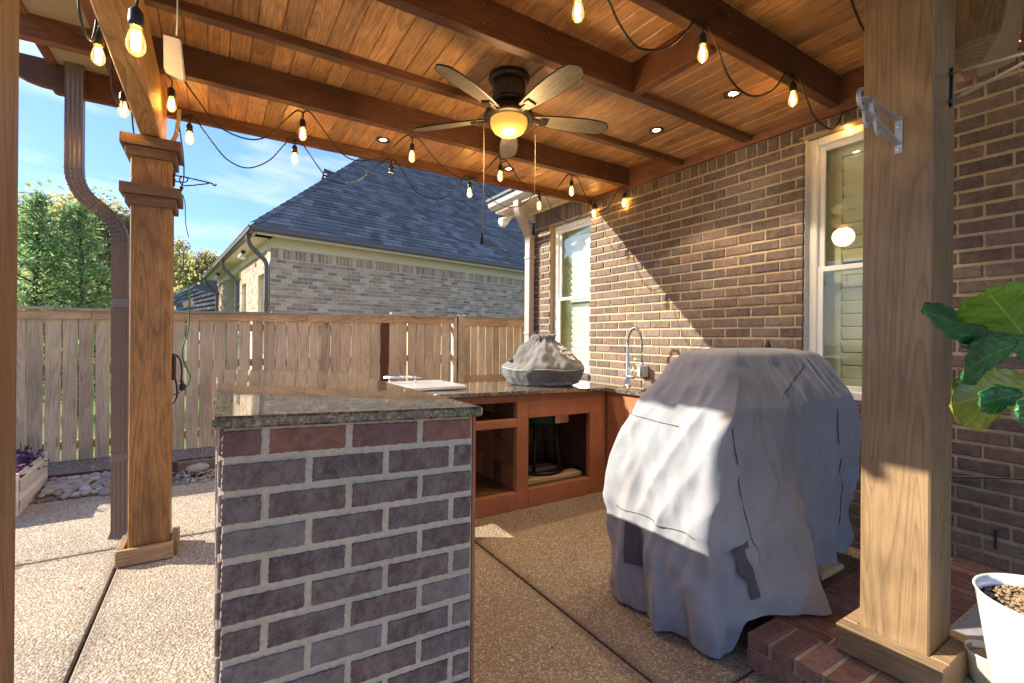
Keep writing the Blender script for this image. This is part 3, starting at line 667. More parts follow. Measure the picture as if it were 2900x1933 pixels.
# ================================================================ ISLAND AND COUNTERS
SL = -.037                                            # the island top falls a little to the right
isl = thing('brick_island', 'brick bar island with polished dark granite top nearest the camera', 'island', (.3, 2, 0))
def shear(b, x0, s): b.v = [(x, y, z+(x-x0)*s) for x, y, z in b.v]; return b
g = MB(); g.box((-.006, 1.283, 1.083), (.704, 3.08, 1.113), .006); shear(g, 0, SL); g.v = [(x*(1-.075*(y-1.28)/1.8)+.02*(y-1.28)/1.8, y, z) for x, y, z in g.v]; g.obj('granite_top', GRAN, isl)
core = MB(); core.box((.018, 1.314, .0), (.680, 3.05, 1.082)); shear(core, 0, SL).obj('core_wall', IMORT, isl)
NY = Vector((0, -1, 0)); 
ztop = 1.083
brick_field(isl, 'brick', IBRICK, Vector((0, 1.308, 0)), Vector((1, 0, 0)), NY, .006, .684, ztop-13*.0805-.062+.062-.0805, ztop-.0, .0805, .2015, .0185, jz=.0195, n=60, jit=.0014, zslope=SL, depth=.045, altmat=RBRICK, uoff=0, ch=.002)
brick_field(isl, 'brick', IBRICK, Vector((.006, 3.05, 0)), Vector((0, -1, 0)), Vector((-1, 0, 0)), 0, 1.72, ztop-13*.0805-.0805, ztop, .0805, .213, .0135, n=12, depth=.02, maxp=0)
MB().box((.682, 1.310, .0), (.692, 3.05, 1.055)).obj('stucco_side', STUC, isl)
# back counter (along X) and sink counter (along the wall)
ctr = thing('kitchen_counter', 'terracotta stucco outdoor kitchen counter with open cubbies and granite top', 'counter', (2, 3.3, 0))
CZ = lambda x: .938-.019*x
def cshear(b):
    b.v = [(x, y, z+CZ(x)-.9 if z > .8 else z+(CZ(x)-.9)*max(0, z)/.9) for x, y, z in b.v]; return b
g = MB(); g.box((.60, 2.958, .872), (2.80, 3.75, .902), .005); cshear(g).obj('granite_top', GRAN, ctr)
sx0, sx1, sy0, sy1 = 3.0, 3.27, 2.22, 2.72   # sink cut-out
g = MB()
for a, b in (((2.802, sy1, .872), (3.41, 3.75, .902)), ((2.802, 1.95, .872), (3.41, sy0, .902)), ((2.802, sy0, .872), (sx0, sy1, .902)), ((sx1, sy0, .872), (3.41, sy1, .902))): g.box(a, b, .0)
cshear(g).obj('granite_top', GRAN, ctr)
sk = MB(); sk.box((sx0, sy0, .70), (sx1, sy1, .71)).box((sx0-.004, sy0-.004, .71), (sx0, sy1+.004, .87)).box((sx1, sy0-.004, .71), (sx1+.004, sy1+.004, .87)).box((sx0, sy0-.004, .71), (sx1, sy0, .87)).box((sx0, sy1, .71), (sx1, sy1+.004, .87)); sk.obj('sink_basin', BLACKP, ctr)
# stucco front with openings
def stucbox(x0, x1, y0, y1, z0, z1, nm='stucco_frame', m=STUC): cshear_ = MB().box((x0, y0, z0), (x1, y1, z1), .004); return cshear(cshear_).obj(nm, m, ctr)
FY = 2.995
xo = [(.95, 1.935), (2.04, 2.66)]
stucbox(.66, .95, FY, FY+.05, 0, .870)
stucbox(1.935, 2.04, FY, FY+.05, .0, .870)
stucbox(2.66, 2.845, FY, FY+.05, .0, .870)
stucbox(.95, 1.935, FY, FY+.05, .815, .870); stucbox(2.04, 2.66, FY, FY+.05, .688, .870)
stucbox(.95, 1.935, FY-.003, FY+.05, .628, .690); stucbox(.95, 1.935, FY, FY+.05, 0, .135); stucbox(2.04, 2.66, FY, FY+.05, 0, .140)
# sink run front (faces -X)
FX = 2.843
stucbox(FX, FX+.05, 2.78, FY-.003, 0, .870); stucbox(FX, FX+.05, 1.97, 2.04, 0, .870); stucbox(FX, FX+.05, 2.04, 2.78, .62, .870); stucbox(FX, FX+.05, 2.04, 2.78, 0, .12)
stucbox(FX+.05, 3.41, 1.97, 2.02, 0, .870, 'end_wall')
MB().box((FX+.5, 2.02, .0), (FX+.52, 2.98, .86)).obj('back_panel', TILE, ctr)
# interior: floor shelves, back and divider clad in wood-look tiles
MB().box((.66, FY+.05, .10), (2.84, 3.70, .132), .002).obj('bottom_shelf', TILE, ctr)
MB().box((.66, FY+.05, .655), (1.95, 3.70, .685), .002).obj('middle_shelf', TILE, ctr)
MB().box((.66, 3.70, .0), (3.40, 3.735, .868)).obj('back_wall', STUC, ctr)
MB().box((1.955, FY+.05, .132), (2.02, 3.70, .868)).obj('divider', STUC, ctr)
tm = MB().box((0, 0, 0), (.60, .012, .178), .002).mesh('tile', TILE)
for r in range(4):
    x = .66-.2*r
    while x < 2.84:
        if x > .3: inst('tile', tm, ctr, Matrix.Translation((x, 3.686, .134+r*.18)))
        x += .602
tm2 = MB().box((0, 0, 0), (.012, .62, .178), .002).mesh('tile', TILE)
for r in range(4):
    for k in range(2): inst('tile', tm2, ctr, Matrix.Translation((1.941, FY+.052+k*.33-(0 if r % 2 else .14)*k, .134+r*.18)) @ Matrix.Diagonal((1, .32/.62 if k == 0 else .5, 1, 1)))
tm3 = MB().box((0, 0, 0), (.012, .62, .72), .002).mesh('tile', TILE); inst('tile', tm3, ctr, Matrix.Translation((2.80, 3.05, .134)))
# griddle lid on the counter, mostly hidden by the island
gl = thing('griddle_lid', 'white steel griddle lid with bar handle lying in the counter behind the island', 'griddle lid', (1.3, 3.5, .91))
zc = CZ(1.3)
MB().box((.98, 3.18, zc+.004), (1.60, 3.70, zc+.032), .006).obj('lid', plain('lid_steel', (.75, .76, .78), .25, .55, .03), gl)
hd = MB(); hd.tube([(1.10, 3.60, zc+.078), (1.36, 3.50, zc+.078)], .009, 10); hd.obj('handle', STEEL, gl, smooth=True)
for (x, y) in ((1.14, 3.585), (1.32, 3.515)): MB().tube([(x, y, zc+.03), (x, y, zc+.076)], .006, 8).obj('handle_post', STEEL, gl, smooth=True)
# faucet
fz = CZ(3.1); fx, fy = 3.12, 3.02
fc = thing('faucet', 'chrome spring-neck faucet standing beside the counter sink', 'faucet', (fx, fy, fz))
fp = aX(1777, 1090, fx)
fy = fp.y
MB().lathe([(.030, 0), (.030, .008), (.022, .014), (.019, .02), (.019, .21), (.015, .22), (.015, .36), (.014, .368)], (fx, fy, fz), n=20).obj('body', STEEL, fc, smooth=True)
MB().lathe([(.034, 0), (.034, .006)], (fx, fy, fz-.0), n=20).obj('base_ring', BLACKM, fc, smooth=True)
arc = []; top = aX(1803, 947, fx)
rad = .082; zb_ = fz+.368
for k in range(25):
    a = math.pi*k/24; arc.append(Vector((fx, fy-rad+rad*math.cos(a), zb_+.075*math.sin(a)+.0+(.075*math.sin(a)))))
arc += [Vector((fx, fy-2*rad-.002, zb_-.03-k*.02)) for k in range(2)]
hel = []; L_ = len(arc)-1; turns = 26
for i in range(turns*10+1):
    t = i/(turns*10)*L_; k = min(int(t), L_-1); p = arc[k].lerp(arc[k+1], t-k); tg = (arc[k+1]-arc[k]).normalized(); nx = Vector((1, 0, 0)); ny = tg.cross(nx); a = 2*math.pi*i/10
    hel.append(p+(nx*math.cos(a)+ny*math.sin(a))*.013)
MB().tube(hel, .0026, 5).obj('spring', STEEL, fc, smooth=True)
MB().tube(arc, .007, 8).obj('hose', BLACKM, fc, smooth=True)
ye = fy-2*rad-.002
MB().tube([(fx, ye, zb_-.05), (fx, ye, zb_-.16)], .005, 8).obj('wand_tube', BLACKM, fc, smooth=True)
MB().lathe([(.014, 0), (.017, .01), (.015, .12), (.012, .13)], (fx, ye, zb_-.275), n=16).obj('spray_head', STEEL, fc, smooth=True)
MB().tube([(fx, fy, zb_-.115), (fx, ye, zb_-.125)], .005, 8).obj('support_arm', STEEL, fc, smooth=True)
MB().tube([(fx, fy, fz+.085), (fx, fy-.075, fz+.085)], .016, 12).tube([(fx, fy-.062, fz+.09), (fx, fy-.064, fz+.18)], .004, 8).obj('lever', STEEL, fc, smooth=True)
# outlet box on the wall
p0 = aX(1827, 1050, W); ob = thing('outlet_box', 'grey weatherproof outlet box on the brick wall beside the faucet', 'outlet box', p0)
MB().box((W-.055, p0.y-.045, p0.z-.055), (W-.003, p0.y+.055, p0.z+.055), .006).obj('box', GREY, ob)
MB().box((W-.115, p0.y-.05, p0.z-.06), (W-.060, p0.y-.030, p0.z+.06), .006).box((W-.075, p0.y-.03, p0.z+.05), (W-.056, p0.y+.05, p0.z+.062), .003).obj('lid', GREY, ob)
# ---------------------------------------------------------------- kamado: bowl and stand in the cubby, cover on the counter
kx, ky = 2.47, 3.40; kz = CZ(kx)
kc = thing('kamado_cover', 'grey cloth cover slumped over the egg-shaped grill on the counter', 'grill cover', (kx, ky, kz))
def lathe_cloth(prof, c, n, amp, seed, creases=(), squash=(1, 1)):
    b = MB(); m = len(prof)
    for i, (r, z) in enumerate(prof):
        for k in range(n):
            a = 2*math.pi*k/n; d = Vector((math.cos(a), math.sin(a), 0))
            q = noise.noise(Vector((d.x*2.3+seed, d.y*2.3, z*7)))*amp+noise.noise(Vector((d.x*7, d.y*7+seed, z*22)))*amp*.45
            wv = 1 if 0 < i < m-1 else .4
            for (ca, cw, cd, z_a, z_b) in creases:
                da = (a-ca+math.pi) % (2*math.pi)-math.pi
                if z_a < z < z_b: q -= cd*math.exp(-(da/cw)**2)*math.sin((z-z_a)/(z_b-z_a)*math.pi)
            rr = r+q*wv; b.v.append((c[0]+d.x*rr*squash[0], c[1]+d.y*rr*squash[1], c[2]+z+q*.4*wv))
    for i in range(m-1):
        for k in range(n): b.f.append((i*n+k, i*n+(k+1) % n, (i+1)*n+(k+1) % n, (i+1)*n+k))
    b.f.append(tuple((m-1)*n+k for k in range(n))); return b
def dens(prof, step=.012):
    o = [prof[0]]
    for a, b in zip(prof, prof[1:]):
        n = max(1, int(math.hypot(b[0]-a[0], b[1]-a[1])/step))
        for k in range(1, n+1): t = k/n; o.append((a[0]+(b[0]-a[0])*t, a[1]+(b[1]-a[1])*t))
    return o
kprof = dens([(.255, .002), (.30, .02), (.345, .085), (.365, .135), (.362, .155), (.335, .19), (.27, .25), (.20, .315), (.155, .35), (.125, .37), (.10, .385), (.092, .41), (.098, .43), (.085, .44), (.03, .436)])
va = math.atan2(-ky, -kx)
kb = lathe_cloth(kprof, (kx, ky, kz), 120, .040, 4, creases=[(va+.25, .35, .05, .03, .17), (va-.5, .22, .03, .16, .30), (va-.15, .10, .022, .16, .28), (va+.9, .5, .03, .02, .15)])
kb.obj('cloth', KCOVER, kc, smooth=True)
sm = MB(); sm.tube([(kx+math.cos(a)*.366, ky+math.sin(a)*.366, kz+.150+.006*math.sin(5*a)) for a in [2*math.pi*k/60 for k in range(61)]], .0035, 5); sm.obj('seam', fabric('pale_seam', (.35, .35, .35), (.42, .42, .42)), kc, smooth=True)
MB().box((kx-.33, ky+.04, kz+.20), (kx-.27, ky+.07, kz+.235), .01).obj('tab', STRAP, kc)
# printed lettering on the cloth
def letters(s, size, M, mat, parent, name='lettering'):
    cu = bpy.data.curves.new(name, 'FONT'); cu.body = s; cu.size = size; cu.align_x = 'CENTER'; cu.extrude = .0006; cu.space_line = .8
    t = bpy.data.objects.new(name, cu); COL.objects.link(t); bpy.context.view_layer.update()
    me = bpy.data.meshes.new_from_object(t.evaluated_get(bpy.context.evaluated_depsgraph_get())); bpy.data.objects.remove(t)
    me.materials.clear(); me.materials.append(mat); return me
def letters_on(body, size, c3, ang, rfun, zmid, tilt, parent):
    me = letters(body, size, None, PRINT, parent)
    for v in me.vertices:
        x, y, e = v.co; z = zmid+y*tilt; r = rfun(z)+.034; a = ang+x/ max(r, .1)
        v.co = Vector((c3[0]+math.cos(a)*(r+e), c3[1]+math.sin(a)*(r+e), c3[2]+z))
    o = bpy.data.objects.new('lettering', me); COL.objects.link(o); par(o, parent); return o
def kr(z):
    for a, b in zip(kprof, kprof[1:]):
        if a[1] <= z <= b[1] and b[1] > a[1]: return a[0]+(b[0]-a[0])*(z-a[1])/(b[1]-a[1])
    return .2
letters_on('BIG\nGreen\nEgg', .058, (kx, ky, kz), va+.86, kr, .315, .8, kc)
kg = thing('kamado_grill', 'dark green ceramic egg grill on a black stand inside the counter cubby', 'grill', (2.38, 3.32, .14))
MB().lathe([(.05, .0), (.13, .012), (.19, .05), (.235, .12), (.25, .22), (.25, .30)], (2.38, 3.34, .54), n=32).obj('bowl', LEADG, kg, smooth=True)
MB().box((2.36, 3.075, .60), (2.50, 3.10, .68), .006).obj('draft_door', STEEL, kg)
for a in (.6, 2.2, 3.9, 5.2):
    MB().tube([(2.38+.15*math.cos(a), 3.34+.15*math.sin(a), .60), (2.38+.20*math.cos(a), 3.34+.20*math.sin(a), .185)], .017, 8).obj('leg', BLACKM, kg, smooth=True)
MB().tube([(2.38+.21*math.cos(2*math.pi*k/32), 3.34+.21*math.sin(2*math.pi*k/32), .185) for k in range(33)], .014, 8).obj('base_ring', BLACKM, kg, smooth=True)
bd = MB(); bd.box((2.09, 3.10, .134), (2.66, 3.22, .166), .003).box((2.09, 3.36, .134), (2.66, 3.48, .166), .003); bd.obj('support_plank', RAWPINE, kg)
MB().box((2.058, 3.06, .134), (2.085, 3.14, .38), .01).obj('side_table', BLACKM, kg)

# ---------------------------------------------------------------- covered grill
gc = thing('covered_grill', 'large grill under a faded blue-grey cloth cover beside the brick step', 'covered grill', (2.4, 1.5, 0))
LV = [  # z, x0, x1, y0, y1, roundness
    (.015, 1.70, 3.04, 1.205, 1.80, .11), (.10, 1.69, 3.05, 1.205, 1.81, .11), (.30, 1.695, 3.06, 1.21, 1.83, .10), (.50, 1.70, 3.07, 1.195, 1.84, .075), (.70, 1.735, 3.08, 1.19, 1.82, .055),
    (.84, 1.775, 3.08, 1.19, 1.79, .045), (.93, 1.81, 3.07, 1.195, 1.75, .04), (1.0, 1.85, 3.05, 1.205, 1.73, .05), (1.06, 1.905, 3.02, 1.235, 1.71, .06), (1.13, 1.965, 2.99, 1.275, 1.69, .07), (1.19, 2.01, 2.97, 1.31, 1.67, .07), (1.235, 2.05, 2.93, 1.335, 1.64, .07), (1.252, 2.10, 2.88, 1.375, 1.60, .07), (1.256, 2.25, 2.7, 1.45, 1.55, .03)]
def lerpL(z):
    for a, b in zip(LV, LV[1:]):
        if a[0] <= z <= b[0]:
            t = (z-a[0])/(b[0]-a[0]); return [a[i]+(b[i]-a[i])*t for i in range(1, 6)]
    return list(LV[-1][1:])
def rrect(x0, x1, y0, y1, r, t):
    """point and normal on a rounded rectangle at parameter t in 0..1, starting at the near-left corner and running along the front (-Y)"""
    w_, h_ = x1-x0-2*r, y1-y0-2*r; q = math.pi*r/2; Lt = 2*(w_+h_)+4*q; d = (t % 1)*Lt
    segs = [(w_, 'f'), (q, 'c1'), (h_, 'r'), (q, 'c2'), (w_, 'b'), (q, 'c3'), (h_, 'l'), (q, 'c4')]
    for ln, k in segs:
        if d <= ln+1e-9:
            if k == 'f': return Vector((x0+r+d, y0, 0)), Vector((0, -1, 0))
            if k == 'r': return Vector((x1, y0+r+d, 0)), Vector((1, 0, 0))
            if k == 'b': return Vector((x1-r-d, y1, 0)), Vector((0, 1, 0))
            if k == 'l': return Vector((x0, y1-r-d, 0)), Vector((-1, 0, 0))
            c, a0 = {'c1': ((x1-r, y0+r), -math.pi/2), 'c2': ((x1-r, y1-r), 0), 'c3': ((x0+r, y1-r), math.pi/2), 'c4': ((x0+r, y0+r), math.pi)}[k]
            a = a0+d/r if r > 1e-6 else a0; n = Vector((math.cos(a), math.sin(a), 0)); return Vector((c[0], c[1], 0))+n*r, n
        d -= ln
    return Vector((x0+r, y0, 0)), Vector((0, -1, 0))
FOLDS = [  # (centre along the perimeter, width left, width right, amplitude at the hem, height where the fold begins)
    (.020, .010, .016, .022, 1.10), (.045, .010, .010, -.012, 1.0), (.112, .078, .009, .235, 1.14), (.150, .010, .014, -.03, 1.0), (.190, .010, .006, .040, 1.0), (.235, .012, .010, .05, .9), (.285, .02, .01, -.03, .9),
    (.985, .010, .006, .040, 1.0), (.955, .008, .014, -.030, .95), (.925, .012, .006, .045, .8), (.89, .010, .010, -.03, .8), (.86, .006, .012, .03, .7)]
def ridged(v, k=1.0): return 1-abs(noise.noise(v))*2
def cover_pt(t, z):
    x0, x1, y0, y1, r = lerpL(min(z, 1.255)); p, n = rrect(x0, x1, y0, y1, r, t)
    d = 0
    for (tc_, wl, wr, am, zt) in FOLDS:
        dt = (t-tc_+.5) % 1-.5; wd = wl if dt < 0 else wr
        g = max(0.0, (zt-z)/zt)**1.3; d += am*g*math.exp(-abs(dt/wd)**1.6)
    hz = max(0.0, min(1.0, (1.22-z)*4))
    q = noise.noise(Vector((t*16+z*2.0, z*2.2, 1.7)))*.016+(ridged(Vector((t*26-z*2.6, z*1.6, 8.1)))-.55)*.024*hz+(ridged(Vector((t*34+z*3.5, z*2.6, 3.3)))-.55)*.016*hz
    q += noise.noise(Vector((t*70, z*11, 5.1)))*.006+noise.noise(Vector((p.x*10, z*9, p.y*10)))*.009
    p = p+n*(d+q*(1 if z < 1.2 else .5)); zz = z
    if z > 1.0: zz = z-.014*abs(noise.noise(Vector((p.x*5, p.y*9, 3))))
    zz += noise.noise(Vector((t*14, 3, 1)))*.008*max(0, 1-z*4)
    base = .012
    if p.x > 1.80:
        st = max(0.0, min(1.0, (1.175-p.y)/.05)) if p.x < 2.28 else 1.0
        base = .012+.135*st*min(1.0, (p.x-1.80)/.05)
    f = max(0, 1-z/.7); zz = zz+(base-.012)*f
    p.z = zz; return p
zs = [.015+(1.256-.015)*(i/90) for i in range(91)]; NT = 420
cb = MB()
for z in zs:
    for k in range(NT): cb.v.append(tuple(cover_pt(k/NT, z)))
for i in range(len(zs)-1):
    for k in range(NT): cb.f.append((i*NT+k, i*NT+(k+1) % NT, (i+1)*NT+(k+1) % NT, (i+1)*NT+k))
cb.f.append(tuple((len(zs)-1)*NT+k for k in range(NT)))
cvr = cb.obj('cover_cloth', COVER, gc, smooth=True)
SEAMC = fabric('seam_thread', (.035, .035, .045), (.05, .05, .06))
def seam(pts, r=.0022):
    P = [cover_pt(t, z) for t, z in pts]; Q = []
    cen = Vector((2.4, 1.5, 0))
    for p in catmull(P, 5):
        d = (p-cen); d.z = 0; Q.append(p+d.normalized()*.0015+Vector((0, 0, .001)))
    MB().tube(Q, r, 5).obj('seam', SEAMC, cvr, smooth=True)
seam([(.002+.0008*k, .93-.012*k+.0) for k in range(0, 60, 6)])
seam([(.10+.016*i, 1.03+.018*i) for i in range(9)])
seam([(.255+.003*i, 1.2-.09*i) for i in range(12)])
seam([(.93-.012*i, .90+.002*i) for i in range(10)]); seam([(.985-.012*i, .47+.006*math.sin(i)) for i in range(12)])
seam([(.13-.002*i, .62-.045*i) for i in range(5)])
# straps
def strap(t0, z0, t1, z1, wd, nm='strap'):
    b = MB(); n = 8
    for i in range(n+1):
        f = i/n; t = t0+(t1-t0)*f; z = z0+(z1-z0)*f
        for sd in (-1, 1):
            p = cover_pt(t+sd*wd, z); q = cover_pt(t, z); d = q-Vector((2.4, 1.5, q.z)); b.v.append(tuple(p+d.normalized()*(.008+.012*math.sin(f*math.pi))))
    for i in range(n): b.f.append((2*i, 2*i+1, 2*i+3, 2*i+2))
    o = b.obj(nm, STRAP, cvr); sd = o.modifiers.new('s', 'SOLIDIFY'); sd.thickness = .003; return o
strap(.014, .40, .030, .12, .006); strap(.885, .42, .88, .22, .010, 'strap')
strap(.017, .43, .018, .40, .010, 'strap_patch')
MB().box((2.50, 1.13, .134), (2.72, 1.19, .165), .006).obj('foot_block', RAWPINE, gc)
MB().tube([(3.30, 1.86, .9), (3.30, 1.86, 1.262), (3.30, 1.858, 1.30)], [.020, .020, .006], 10).obj('black_pole', BLACKP, None)
tag(bpy.data.objects['black_pole'], 'black round post tip showing above the far side of the grill cover', 'post')


# ================================================================ CEILING FAN
fcx, fcy = 1.455, 2.37
fan = thing('ceiling_fan', 'five-blade ceiling fan with weathered wood blades and lit amber bowl', 'ceiling fan', (fcx, fcy, 2.838))
MB().lathe(dens([(.118, 0), (.122, -.012), (.118, -.030), (.108, -.040), (.100, -.042)], .01), (fcx, fcy, 2.838), n=40).obj('canopy', BRONZE, fan, smooth=True)
MB().lathe([(.094, -.04), (.097, -.06), (.097, -.125), (.092, -.14)], (fcx, fcy, 2.838), n=40).obj('motor_housing', BARREL, fan, smooth=True)
MB().lathe([(.102, -.14), (.105, -.15), (.098, -.165), (.075, -.17), (.075, -.195)], (fcx, fcy, 2.838), n=40).obj('housing_ring', BRONZE, fan, smooth=True)
MB().lathe(dens([(.08, -.190), (.125, -.195), (.140, -.212), (.148, -.240), (.142, -.249), (.130, -.250), (.122, -.256), (.115, -.254)], .01), (fcx, fcy, 2.838), n=48).obj('light_ring', BRONZE, fan, smooth=True)
MB().lathe(dens([(.108, -.250), (.110, -.272), (.105, -.297), (.088, -.322), (.056, -.341), (.02, -.349), (.002, -.350)], .012), (fcx, fcy, 2.838), n=48).obj('bowl', BOWL, fan, smooth=True)
tips = [(882, 2096), (1472, 1751), (1990, 2191), (1765, 2878), (1071, 2823)]
for tx, ty in tips:
    a = math.atan2(ty/1000-2.37, tx/1000-1.455)
    b = MB(); prof = [(.15, .034), (.25, .049), (.35, .059), (.45, .064), (.54, .060), (.585, .052), (.60, .046), (.625, .010)]
    nn = len(prof)
    for sgn, zz in ((1, 0), (-1, 0), (1, -.006), (-1, -.006)):
        for x_, w_ in prof: b.v.append((x_, sgn*w_, zz-.006*sgn*0))
    for i in range(nn-1):
        b.f += [(i, i+1, nn+i+1, nn+i), (2*nn+i, 2*nn+i+1, 3*nn+i+1, 3*nn+i), (i, i+1, 2*nn+i+1, 2*nn+i), (nn+i, nn+i+1, 3*nn+i+1, 3*nn+i)]
    b.f += [(0, nn, 3*nn, 2*nn), (nn-1, 2*nn-1, 4*nn-1, 3*nn-1)]
    M_ = Matrix.Translation((fcx, fcy, 2.605)) @ Matrix.Rotation(a, 4, 'Z') @ Matrix.Rotation(math.radians(-13), 4, 'X')
    bl = inst('blade', b.mesh('blade', BLADE), fan, M_)
    e = MB().tube([(x_, w_, -.003) for x_, w_ in prof]+[(x_, -w_, -.003) for x_, w_ in prof[::-1]]+[(prof[0][0], prof[0][1], -.003)], .0045, 5)
    inst('blade_edge', e.mesh('blade_edge', BRONZE), bl, M_)
    ir = MB(); ir.box((.09, -.016, -.018), (.20, .016, -.008), .003).box((.19, -.030, -.016), (.235, .030, -.007), .003)
    inst('blade_iron', ir.mesh('blade_iron', BRONZE), fan, M_)
for px_, y0_, y1_, yt in ((1365, 330, 655, 690), (1511, 330, 628, 664)):
    dist = 2.76; zf = lambda y: H-(y-CY+0)/F*dist+(px_-CX)/F*dist*ROLL
    X_ = EYE+(FW+RT*((px_-CX)/F))*dist
    MB().tube([(X_.x, X_.y, zf(y0_)), (X_.x+.003, X_.y, zf((y0_+y1_)/2)), (X_.x-.006, X_.y, zf(y1_))], .0018, 6).obj('pull_cord', CORD, fan, smooth=True)
    MB().lathe([(.004, 0), (.010, -.01), (.007, -.022), (.012, -.072), (.006, -.078)], (X_.x-.006, X_.y, zf(y1_)), n=12).obj('pull_knob', BRONZE, fan, smooth=True)
fl_ = bpy.data.lights.new('fan_lamp', 'POINT'); fl_.energy = 4.5; fl_.color = (1, .66, .30); fl_.shadow_soft_size = .1
o = bpy.data.objects.new('fan_lamp', fl_); COL.objects.link(o); o.location = (fcx, fcy, 2.40); par(o, fan)

# recessed lamps
def recessed(x, y, z, label, facing):
    t = thing('recessed_light', label, 'recessed light', (x, y, z), 'recessed lights in the plank ceiling')
    MB().lathe(dens([(.052, .004), (.052, -.006), (.046, -.008), (.033, .010), (.030, .018)], .006), (x, y, z), n=32, cap=False).obj('trim_ring', BRONZE, t, smooth=True)
    MB().lathe([(.030, .010), (.028, .002), (.010, -.001), (.001, -.001)], (x, y, z), n=24).obj('lamp', LEDL, t, smooth=True)
    s = bpy.data.lights.new('downlight', 'SPOT'); s.energy = 11; s.color = (1, .80, .55); s.spot_size = math.radians(100); s.shadow_soft_size = .03
    o = bpy.data.objects.new('downlight', s); COL.objects.link(o); o.location = (x, y, z-.03); par(o, t)
for (px, py, z, lb) in ((880, 321, 2.80, 'small lit recessed light over the fence side left of the fan blades'), (1168, 388, 2.80, 'lit recessed light just behind the lowest fan blade tip'), (1508, 299, 2.838, 'lit recessed light right of the fan between two joists'), (1683, 215, 2.825, 'lit recessed light nearest the right brick wall and big post')):
    q = aZ(px*DD, py*DD, z); recessed(q.x, q.y, z, lb, 0)

# ================================================================ STRING LIGHTS
def bulb_parts(t, p, mode='lit', s=1.0, drop=.05, tiltx=0.0):
    """socket and lamp hanging below point p; mode lit / dark / empty"""
    p = Vector(p); M = Matrix.Translation(p+Vector((0, 0, -drop))) @ Matrix.Rotation(tiltx, 4, 'Y')
    MB().tube([p, p+Vector((.003, 0, -drop*.5)), p+Vector((0, 0, -drop))], .0042, 6).obj('drop_wire', CABLE, t, smooth=True)
    MB().lathe([(.006, .004), (.010, 0), (.018, -.012), (.019, -.040), (.020, -.055), (.014, -.056)], n=16, M=M).obj('socket', BLACKP, t, smooth=True)
    if mode == 'empty':
        MB().lathe([(.019, -.055), (.017, -.070), (.008, -.073)], n=14, M=M).obj('socket_cap', STEEL, t, smooth=True); return
    g = MB().lathe(dens([(.012, -.055), (.015, -.066), (.021, -.086), (.0245, -.104), (.023, -.119), (.016, -.132), (.007, -.138), (.001, -.139)], .008), n=20, M=M).obj('bulb', BULBG if mode != 'clear' else CLEARG, t, smooth=True)
    f = MB()
    for dx in (-.007, .007): f.tube([M @ Vector((dx, 0, -.066)), M @ Vector((dx*1.2, .004, -.095)), M @ Vector((dx, 0, -.125))], .0034, 5)
    f.obj('filament', FILA, g)
    MB().lathe([(.001, -.07), (.009, -.082), (.011, -.102), (.007, -.120), (.001, -.126)], n=12, M=M).obj('glow', BULBGLOW, g, smooth=True)
def strand(label, name_pts, bulbs, r, plane, grp='string lights under the pavilion roof'):
    ax_, val = plane; fn = aY if ax_ == 'Y' else (aX if ax_ == 'X' else aZ)
    def P(q): return fn(q[0], q[1], q[2] if len(q) > 2 else val)
    first = P(name_pts[0][0]); t = thing('string_lights', label, 'string lights', first, grp)
    for seg in name_pts:
        MB().tube(catmull([P(q) for q in seg], 8), r, 7).obj('cable', CABLE, t, smooth=True)
    for q in bulbs:
        bulb_parts(t, P(q[:2] if len(q) < 4 else q[:3]), q[-1] if isinstance(q[-1], str) else 'lit', drop=.045)
    return t
strand('black cable string lights looping along the second beam across the middle of the ceiling', [
    [(383, 36), (420, 80), (449, 150), (470, 205), (484, 224)],
    [(525, 232), (560, 282), (620, 357), (701, 393), (760, 384), (810, 338), (839, 313), (858, 318)],
    [(858, 318), (882, 321), (950, 414), (990, 448), (1031, 454), (1085, 440), (1148, 385), (1167, 389)],
    [(1167, 389), (1188, 395), (1250, 468), (1315, 508), (1365, 490), (1407, 446), (1417, 450)],
    [(1417, 450), (1436, 457), (1480, 520), (1528, 552), (1570, 540), (1607, 495), (1619, 497)],
    [(1619, 497), (1636, 504), (1662, 560), (1692, 597), (1722, 585), (1755, 531), (1768, 532)]],
    [(486, 226), (858, 318), (1167, 389), (1417, 450), (1619, 497), (1768, 533)], .0045, ('Y', 3.345))
strand('black cable string lights looping along the outer fascia against the sky', [
    [(505, 335), (515, 328), (536, 326), (548, 329), (600, 400), (645, 452), (701, 475), (760, 455), (800, 415), (820, 394), (835, 393)],
    [(835, 393), (854, 404), (900, 470), (930, 505), (975, 519), (1020, 508), (1060, 475), (1097, 450), (1108, 450)],
    [(1108, 450), (1122, 456), (1150, 500), (1180, 545), (1235, 563), (1280, 545), (1315, 499), (1330, 500)],
    [(1330, 500), (1345, 506), (1390, 560), (1420, 580), (1456, 586), (1490, 572), (1519, 540), (1527, 540)],
    [(1527, 540), (1543, 546), (1570, 605), (1609, 627), (1645, 610), (1672, 569), (1683, 563)],
    [(1683, 563), (1697, 575), (1703, 615), (1716, 640), (1732, 646), (1752, 634), (1768, 595), (1776, 560), (1772, 537)],
    [(1695, 590), (1706, 640), (1722, 680), (1738, 703), (1753, 709), (1765, 704), (1772, 693)]],
    [(537, 330), (835, 394), (1108, 451, 'empty'), (1330, 501), (1527, 541), (1683, 566)], .0045, ('Y', 3.79))
